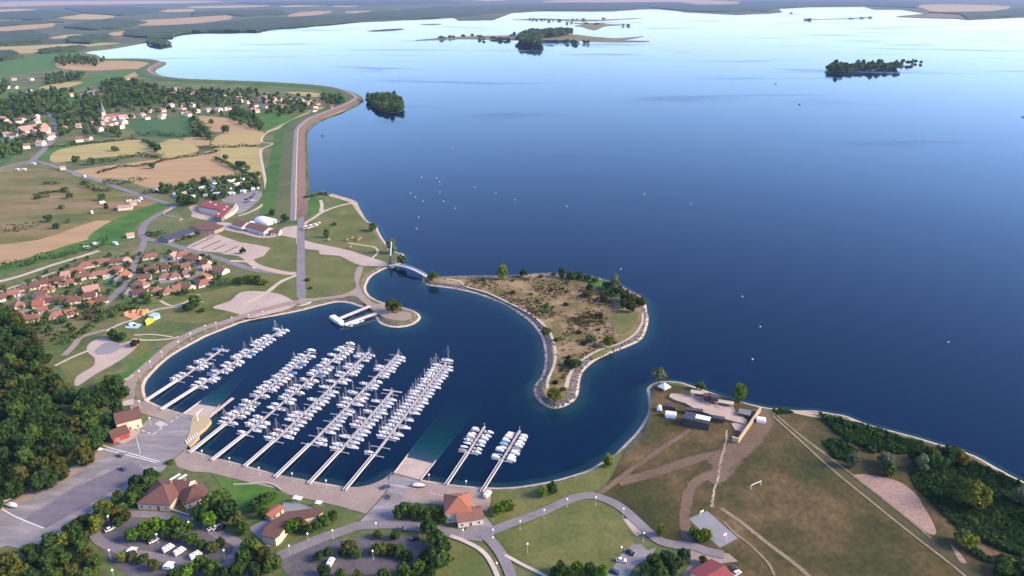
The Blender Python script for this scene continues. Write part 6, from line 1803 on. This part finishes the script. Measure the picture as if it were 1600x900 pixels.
def trailer_boat(u, v, rz, lb, sw=None):
    p = G(u, v, LZ + .9)
    t = place('covered', 'trailer_boat', lb, 'boat', (p.x, p.y, LZ + .75), R(rz), None, None, sw)
    obj('trailer', MB().box((0, 0, -.28), (5.5, .3, .12)).tube((-.6, -1.1, -.14), (-.6, 1.1, -.14), .06, n=5).tube((-.6, -1.1, -.14), (-.6, -.95, -.14), .34, n=10).tube((-.6, .95, -.14), (-.6, 1.1, -.14), .34, n=10), M['cgrey'], t)
trailer_boat(151, 703, 5, 'covered white boat on trailer beside the cars at the wood edge')
trailer_boat(20, 790, -20, 'covered white boat on trailer at the left end of the apron')
trailer_boat(5, 783, 40, 'second covered boat on trailer at the left end of the apron', {'canvas_cover': 'greyck'})
trailer_boat(655, 759, -8, 'orange-trimmed white boat on trailer above the green slipway', {'hull': 'teak'})
# parking lot behind the red hall
rp = random.Random(3)
for u, v in P("1480,250 1500,270 1555,265 1560,210 1530,230 1580,180 1470,285", 200, 280, 8):
    p = G(u, v, LZ + .8)
    c = rp.choice(['cwhite', 'cblack', 'cgrey', 'cblue'])
    place('car', 'car', {'cwhite': 'white', 'cblack': 'black', 'cgrey': 'grey', 'cblue': 'blue'}[c] + ' car in the parking lot behind the red hall', 'car', (p.x, p.y, LZ + .27), R(rp.choice([20, 110])), 'cars behind the red hall', None, {'body': c, 'roof': c})
# camp site
for u, v in P("590,190 680,165 740,145 800,130 880,115 950,100 1000,85 1090,65 1180,40 1250,25 1320,15 1430,0 1335,70 350,140 1070,150 1120,180 1300,180 810,215 980,205 1260,120 1500,130 1550,120 1450,150 600,200 1100,75 1010,95 690,175", 200, 280, 8) + P("140,40 210,30 270,10 50,60 20,20 290,70 200,80 30,110 60,185 140,180 220,180 280,170 400,150 480,130 560,110 150,130 90,120 330,50 430,40", 330, 280, 8):
    p = G(u, v, LZ + 1.5)
    place('caravan', 'caravan', 'white caravan with awning among the camp site trees', 'caravan', (p.x, p.y, LZ), R(rp.uniform(-60, 60)), 'caravans on the camp site', (1.35, 1.35, 1.2))
for u, v in P("540,745 600,720 720,720 880,440 860,455 810,455 150,258 110,258 530,300 640,463 575,525 210,222", 0, 200, 4):
    p = G(u, v, LZ + 1.5)
    place('camper', 'camper_van', 'white van standing by the country road', 'van', (p.x, p.y, LZ), R(rp.uniform(-60, 60)), 'vans along the country road')

# ------------------------------------------------------------------ event ground on the point
S5 = dict(ox=1000, oy=560, k=5.327)
def loc_poly(txt, z, **kw):
    pts = [G(u, v, z) for u, v in P(txt, kw['ox'], kw['oy'], kw['k'])]
    c = sum(pts, Vector()) / len(pts)
    return [(p.x - c.x, p.y - c.y) for p in pts], c
pl, c = loc_poly("245,320 265,295 330,300 460,312 550,335 690,362 760,392 790,440 890,520 885,548 700,502 600,470 480,430 380,372 300,348", LZ + 1, **S5)
t = thing('raised_platform', 'raised sandy platform shaped like a ship deck on the point', 'platform', (c.x, c.y, LZ))
M['sandfloor'] = mat('sandy_planked_floor', [(.36, .27, .22), (.43, .33, .27)], .25, .9, .15, 4)
obj('floor', MB().slab(pl, 0, 1.0), M['sandfloor'], t)
rim = [Vector((x, y, 0)) for x, y in pl] + [Vector((pl[0][0], pl[0][1], 0))]
nn = normals(rim)
obj('rim', MB().ribbon(offset(rim, nn, .25, 1.25), offset(rim, nn, -.25, 1.25)).ribbon(offset(rim, nn, .25, 1.02), offset(rim, nn, .25, 1.25)).ribbon(offset(rim, nn, -.25, 1.25), offset(rim, nn, -.25, 1.02)), M['path'], t)
for a in ("475,355 495,368", "500,360 520,368", "540,378 560,388", "565,383 590,392", "610,398 655,412"):
    q = [G(u, v, LZ + 1) for u, v in P(a, **S5)]
    d = q[1] - q[0]
    obj('floor_grate', MB().box(((q[0].x + q[1].x) / 2 - c.x, (q[0].y + q[1].y) / 2 - c.y, 1.04), (d.length, .5, .06), math.atan2(d.y, d.x)), M['dark'], t)
pl, c2 = loc_poly("760,540 820,530 885,548 850,605 790,590", LZ + .6, **S5)
t = thing('lower_platform', 'small rounded platform below the raised sandy one', 'platform', (c2.x, c2.y, LZ))
obj('floor', MB().slab(pl, 0, .55), M['sandfloor'], t)
obj('edge', MB().slab([(x * 1.05, y * 1.05) for x, y in pl], 0, .45), M['path'], t)
# ship-like wreck, wooden huts along the far edge of the platform
M['planks'] = mat('pale_planks', [(.44, .33, .19), (.52, .40, .25)], 1.2, .8, .2, 3, world_co=False)
for u, v, l_, w_, h_, rz, lb, roofm in ((490, 310, 9, 3, 2.6, -18, 'pale long hut on the far edge of the sandy platform', 'path'), (570, 335, 5, 3, 3.2, -18, 'dark hut in the middle of the platform edge', 'tile_br'), (620, 350, 4, 3, 4.0, -18, 'tall dark hut beside the middle of the platform edge', 'dark'), (700, 375, 10, 3, 2.6, -20, 'pale long hut with planked roof toward the plank wall', 'path'), (870, 460, 6, 5, 2.4, -25, 'square purple-grey stall between platform and plank wall', 'tile_gr'), (260, 405, 6, 2.5, 2.2, -30, 'low dark stall between the two white tents', 'dark'), (655, 505, 6, 2.4, 2.4, -20, 'small dark stall in front of the sandy platform', 'dark'), (450, 440, 9, 2.5, 2.6, -14, 'dark backstage truss between platform and stage', 'dark')):
    p = G(1000 + u / 5.327, 560 + v / 5.327, LZ + h_ * .6)
    t = thing('hut' if 'hut' in lb else 'stall', lb, 'hut' if 'hut' in lb else 'stall', (p.x, p.y, LZ + (1.0 if 'platform edge' in lb or 'far edge' in lb else 0)), R(rz))
    obj('wall', MB().box((0, 0, h_ / 2), (l_, w_, h_)), M['planks' if 'pale' in lb else 'tile_br'], t)
    obj('roof', MB().box((0, 0, h_ + .12), (l_ + .5, w_ + .5, .22)), M[roofm], t)
    obj('opening', MB().box((0, -w_ / 2 - .03, h_ * .55), (l_ * .55, .1, h_ * .5)), M['dark'], t)
# covered stage
A, B = G(1000 + 370 / 5.327, 560 + 490 / 5.327, LZ + 3), G(1000 + 585 / 5.327, 560 + 535 / 5.327, LZ + 3)
d = B - A
t = thing('covered_stage', 'dark covered stage with white roof strip in front of the platform', 'stage', ((A.x + B.x) / 2, (A.y + B.y) / 2, LZ), math.atan2(d.y, d.x))
l_ = d.length
obj('stage_floor', MB().box((0, 0, .6), (l_, 7.5, 1.2)), M['dark'], t)
obj('back_wall', MB().box((0, -3.6, 2.4), (l_, .25, 3.6)), M['dark'], t)
obj('dark_roof', MB().box((-l_ * .3, 0, 4.6), (l_ * .42, 7.6, .25)), M['tile_bl'], t)
obj('white_roof', MB().box((l_ * .2, .8, 4.7), (l_ * .56, 4.2, .25)), M['tentw'], t)
for x in (-.48, -.16, .16, .48):
    obj('truss_post', MB().box((x * l_, 3.5, 2.3), (.35, .35, 4.6)).box((x * l_, -3.3, 2.3), (.35, .35, 4.6)), M['dark'], t)
# tents
def pyramid_tent(u, v, s, h, rz, lb):
    p = G(u, v, LZ + h * .5)
    t = thing('tent', lb, 'tent', (p.x, p.y, LZ), R(rz))
    obj('canopy', MB().add([(-s, -s, h * .45), (s, -s, h * .45), (s, s, h * .45), (-s, s, h * .45), (0, 0, h), (-s, -s, h * .35), (s, -s, h * .35), (s, s, h * .35), (-s, s, h * .35)], [(0, 1, 4), (1, 2, 4), (2, 3, 4), (3, 0, 4), (5, 6, 1, 0), (6, 7, 2, 1), (7, 8, 3, 2), (8, 5, 0, 3)]), M['tentw'], t)
    for a in (-1, 1):
        for b in (-1, 1):
            obj('pole', MB().tube((a * s * .97, b * s * .97, 0), (a * s * .97, b * s * .97, h * .44), .06, n=5), M['white'], t)
pyramid_tent(1038, 603, 2.8, 4.4, 40, 'white pyramid tent at the corner of the point')
def hall_tent(u, v, l_, w_, h_, rz, lb):
    p = G(u, v, LZ + h_ * .5)
    t = thing('tent', lb, 'tent', (p.x, p.y, LZ), R(rz))
    rg = [[(x * l_, math.cos(R(a)) * w_ / 2 * k, h_ * (.35 + .65 * math.sin(R(a))) * (k if a not in (0, 180) else 1)) for a in range(0, 181, 20)] for x, k in ((-.5, .82), (-.44, 1), (.44, 1), (.5, .82))]
    obj('canopy', MB().loft(rg, closed_ring=False), M['tentw'], t)
    obj('side_wall', MB().box((0, w_ / 2 * .98, h_ * .18), (l_ * .9, .05, h_ * .36)).box((0, -w_ / 2 * .98, h_ * .18), (l_ * .9, .05, h_ * .36)), M['tentw'], t)
    obj('entrance', MB().box((l_ * .5, 0, h_ * .3), (.1, w_ * .4, h_ * .6)), M['tile_gr'], t)
hall_tent(1030.5, 638, 4.2, 2.6, 2.8, 80, 'small upright white tent near the harbour mouth')
hall_tent(1048, 647, 6.2, 4.0, 3.2, -15, 'white hall tent between the stall and the small tent')
hall_tent(1189, 655.5, 5.0, 3.6, 3.0, -15, 'white tent outside the plank wall')
# plank wall
q = [G(u, v, LZ + 1.5) for u, v in P("1005,425 820,690 765,672", **S5)]
c = q[1].copy()
t = thing('plank_wall', 'tall pale plank wall with a corner closing off the event ground', 'wall', (c.x, c.y, LZ))
for a, b in zip(q, q[1:]):
    d = b - a
    n = max(2, int(d.length / 2.4))
    for i in range(n):
        m_ = a + d * (i + .5) / n - c
        pn = obj('panel', MB().box((0, 0, 1.5), (d.length / n - .06, .14, 3.0)), M['planks'], t, (m_.x, m_.y, 0), math.atan2(d.y, d.x))
        obj('post', MB().box((0, 0, 1.6), (.2, .34, 3.2)), M['planks'], t, (a.x + d.x * i / n - c.x, a.y + d.y * i / n - c.y, 0), math.atan2(d.y, d.x))
    nv = Vector((-d.y, d.x, 0)).normalized() * .55
    m_ = (a + b) / 2 - c
    obj('top_walk', MB().box((m_.x, m_.y, 3.08), (d.length, 1.1, .12), math.atan2(d.y, d.x)), M['planks'], t)
# cable trench / line of pale stones running down the meadow
rs = random.Random(6)
pp = smooth([G(u, v, LZ) for u, v in P("718,600 715,680 690,780 668,870", **S5) + P("650,80 620,170 605,250 598,330", 1000, 731, 5.327)], 12)
mbx = MB()
for a, b in zip(pp, pp[1:]):
    for _ in range(3):
        q = a.lerp(b, rs.random()) + Vector((rs.uniform(-.5, .5), rs.uniform(-.3, .3), 0))
        s = rs.uniform(.18, .45)
        mbx.lathe([(s, 0), (s * .9, s * .5), (s * .3, s * .8)], (q.x, q.y, LZ + .05), 5)
o = obj('pale_stones', mbx, M['path'])
o['kind'] = 'stuff'

# ------------------------------------------------------------------ sports and play
A, B = G(1173, 765, LZ), G(1188.5, 758, LZ)
d = B - A
t = thing('football_goal', 'white football goal standing alone on the dry meadow', 'football goal', (A.x, A.y, LZ), math.atan2(d.y, d.x))
l_ = d.length
for x in (0, l_):
    obj('post', MB().tube((x, 0, 0), (x, 0, 2.5), .13, n=6), M['white'], t)
    obj('back_stay', MB().tube((x, 0, 2.4), (x, 1.8, 0), .05, n=5), M['white'], t)
obj('crossbar', MB().tube((0, 0, 2.5), (l_, 0, 2.5), .13, n=6), M['white'], t)
for u, v, rz, lb in ((1094, 802, -60, 'basketball hoop at the meadow end of the grey court'), (1135, 842, 120, 'basketball hoop at the pavilion end of the grey court')):
    p = G(u, v, LZ + 1.5)
    t = thing('basketball_hoop', lb, 'basketball hoop', (p.x, p.y, LZ), R(rz))
    obj('pole', MB().tube((0, 0, 0), (0, 0, 2.6), .12, n=6).tube((0, 0, 2.6), (.9, 0, 3.2), .09, n=6), M['white'], t)
    obj('backboard', MB().box((.95, 0, 3.2), (.08, 1.8, 1.1)), M['white'], t)
    obj('rim', MB().lathe([(.26, 2.95), (.3, 2.95), (.3, 3.0), (.26, 3.0)], (1.3, 0, 0), 10), M['redck'], t)
# parasols by the park road
for i, (u, v) in enumerate(P("1150,600 1180,590 1210,580 1240,575 1270,565 1300,560 1330,550 1220,610 1190,615 1260,595 1290,590 1320,575 1160,620 1350,545 1240,600", 330, 280, 8)):
    p = G(u, v, LZ + 2)
    red = i % 2 == 0
    t = thing('parasol', ('red' if red else 'white') + ' parasol on the terrace beside the park road', 'parasol', (p.x, p.y, LZ), 0, 'terrace parasols beside the park road')
    obj('canopy', MB().lathe([(1.7, 2.2), (1.0, 2.6), (.1, 2.9)], n=8), M['tile_pk' if red else 'tentw'], t)
    obj('pole', MB().tube((0, 0, 0), (0, 0, 2.6), .05, n=5), M['white'], t)
    obj('table', MB().lathe([(.5, .7), (.5, .76)], n=8), M['planks'], t)
for u, v in P("770,700 800,690 840,700 850,690 655,700 790,745", 350, 200, 4):
    p = G(u, v, LZ + 1)
    t = thing('play_frame', 'small red climbing frame on the park playground', 'climbing frame', (p.x, p.y, LZ), rp.uniform(0, 3), 'playground climbing frames')
    for a in (-1, 1):
        for b in (-1, 1):
            obj('post', MB().tube((a * 1.2, b * 1.2, 0), (a * 1.2, b * 1.2, 2.6), .09, n=5), M['planks'], t)
    obj('deck', MB().box((0, 0, 1.3), (2.4, 2.4, .15)), M['planks'], t)
    obj('roof', MB().lathe([(1.9, 2.5), (.1, 3.6)], n=4), M['tile_te'], t)
    obj('slide', MB().loft([[(1.2, .4, 1.35), (1.2, -.4, 1.35), (1.2, -.4, 1.25), (1.2, .4, 1.25)], [(3.6, .4, .2), (3.6, -.4, .2), (3.6, -.4, .1), (3.6, .4, .1)]]), M['redck'], t)
# inflatable park above the harbour
M['yel'] = mat('yellow_vinyl', [(.72, .58, .05)], rough=.4)
M['orangev'] = mat('orange_earth_mound', [(.52, .20, .09), (.60, .32, .18)], .5, .9, .4, 2)
M['bluev'] = mat('pale_blue_vinyl', [(.34, .50, .68)], rough=.4)
pl, c = loc_poly("1010,250 1080,200 1150,205 1110,250 1030,295", LZ + 1, ox=100, oy=470, k=8)
t = thing('inflatable_slide', 'yellow and pale blue inflatable slide on the park lawn', 'inflatable', (c.x, c.y, LZ))
obj('yellow_base', MB().slab(pl, 0, 1.4), M['yel'], t)
pl2, c2 = loc_poly("1050,190 1120,155 1190,160 1200,185 1130,215", LZ + 2, ox=100, oy=470, k=8)
obj('blue_top', MB().slab([(x + c2.x - c.x, y + c2.y - c.y) for x, y in pl2], 0, 2.6), M['bluev'], t)
for x in (-2, 0, 2):
    obj('bumper', MB().tube((x, -1.5, 1.5), (x, 1.5, 1.6), .35, n=8), M['yel'], t)
pl, c = loc_poly("760,310 830,265 970,295 910,345 770,340", LZ + .3, ox=100, oy=470, k=8)
t = thing('splash_pad', 'white and pale blue paddling pad on the park lawn', 'paddling pool', (c.x, c.y, LZ))
obj('basin', MB().slab(pl, 0, .4), M['bluev'], t)
obj('white_dome', MB().lathe([(2.4, .4), (2.2, 1.4), (1.2, 2.2), (.1, 2.5)], (-.5, 1.0, 0), 12), M['tentw'], t, smooth_shade=True)
obj('play_block', MB().box((2, -.3, 1.0), (1.6, 1.2, 1.2)).box((-3, 0, .9), (1.4, 1.2, 1.0)), M['dark'], t)
pl, c = loc_poly("730,180 790,110 880,95 940,130 1040,100 1060,140 950,190 880,230 800,205", LZ + .5, ox=100, oy=470, k=8)
t = thing('adventure_mound', 'orange adventure golf mound with rocky blocks', 'adventure mound', (c.x, c.y, LZ))
obj('ground_pad', MB().slab(pl, 0, .35), M['orangev'], t)
for i in range(12):
    x, y = rs.uniform(-8, 8), rs.uniform(-4, 4)
    s = rs.uniform(.8, 1.9)
    obj('boulder', MB().lathe([(s, 0), (s * .95, s * .5), (s * .6, s * 1.1), (s * .1, s * 1.3)], (0, 0, 0), 6), M['orangev'], t, (x, y, .3), rs.uniform(0, 3))
# low pale walls
def low_wall(lb, txt, h=.7, w=.4, **kw):
    pts = smooth([G(u, v, LZ) for u, v in P(txt, kw.get('ox', 0), kw.get('oy', 0), kw.get('k', 1))], 5)
    c = pts[0]
    t = thing('low_wall', lb, 'wall', (c.x, c.y, LZ))
    q = [p - c for p in pts]
    nn = normals(q)
    a, b = offset(q, nn, w / 2, h), offset(q, nn, -w / 2, h)
    obj('masonry', MB().ribbon(offset(q, nn, w / 2, 0), a).ribbon(b, offset(q, nn, -w / 2, 0)), M['concrete'], t)
    obj('coping', MB().ribbon(offset(q, nn, w / 2 + .08, h + .02), offset(q, nn, -w / 2 - .08, h + .02)), M['concrete'], t)
low_wall('curved pale wall along the lawn above the restaurant', "610,145 740,140 870,130 950,150 1010,190", ox=250, oy=731, k=5.327)
low_wall('straight pale wall in front of the brown hip-roofed house', "70,345 150,370 245,400", ox=250, oy=731, k=5.327)
low_wall('pale wall running beside the parking loop bend', "505,885 555,860", ox=250, oy=731, k=5.327)
low_wall('pale angled wall on the lawn beside the red hall', "550,365 440,445 670,495 640,515", ox=200, oy=280, k=8)
low_wall('curved pale bench wall beside the lakeside promenade', "415,390 480,392 545,372", ox=350, oy=380, k=4)
low_wall('pale wall at the edge of the wood and apron', "668,805 760,745", ox=0, oy=560, k=5.327)
# rocks of the peninsula's banks
mbx = MB()
pw = smooth([G(u, v, 0) for u, v in pen], 3, True)
s_ = 1.0 if area2(pw) > 0 else -1.0
pn_ = [n * s_ for n in normals(pw, True)]
for p, n in zip(pw, pn_):
    for _ in range(14):
        k = rs.uniform(1.6, 5.6)
        q = p + n * k + Vector((rs.uniform(-2.5, 2.5), rs.uniform(-2.5, 2.5), 0))
        s = rs.uniform(.25, .6)
        z = .42 + (k - 1.7) / 3.3 * 1.15
        mbx.lathe([(s, -.2), (s * .85, s * .4), (s * .3, s * .65)], (q.x, q.y, min(z, 1.55)), 5)
o = obj('bank_rocks', mbx, M['riprap'])
o['kind'] = 'stuff'
HAZE_D = 2.6e-5
# ------------------------------------------------------------------ the hazy air
m, nt, out = _new('haze_air')
pv = nt.nodes.new('ShaderNodeVolumePrincipled')
pv.inputs['Color'].default_value = (.40, .56, 1.0, 1)
pv.inputs['Density'].default_value = HAZE_D
nt.links.new(pv.outputs[0], out.inputs['Volume'])
hz = obj('haze', MB().box((0, 44000, 112), (196000, 104000, 252)), m)
hz['kind'] = 'stuff'
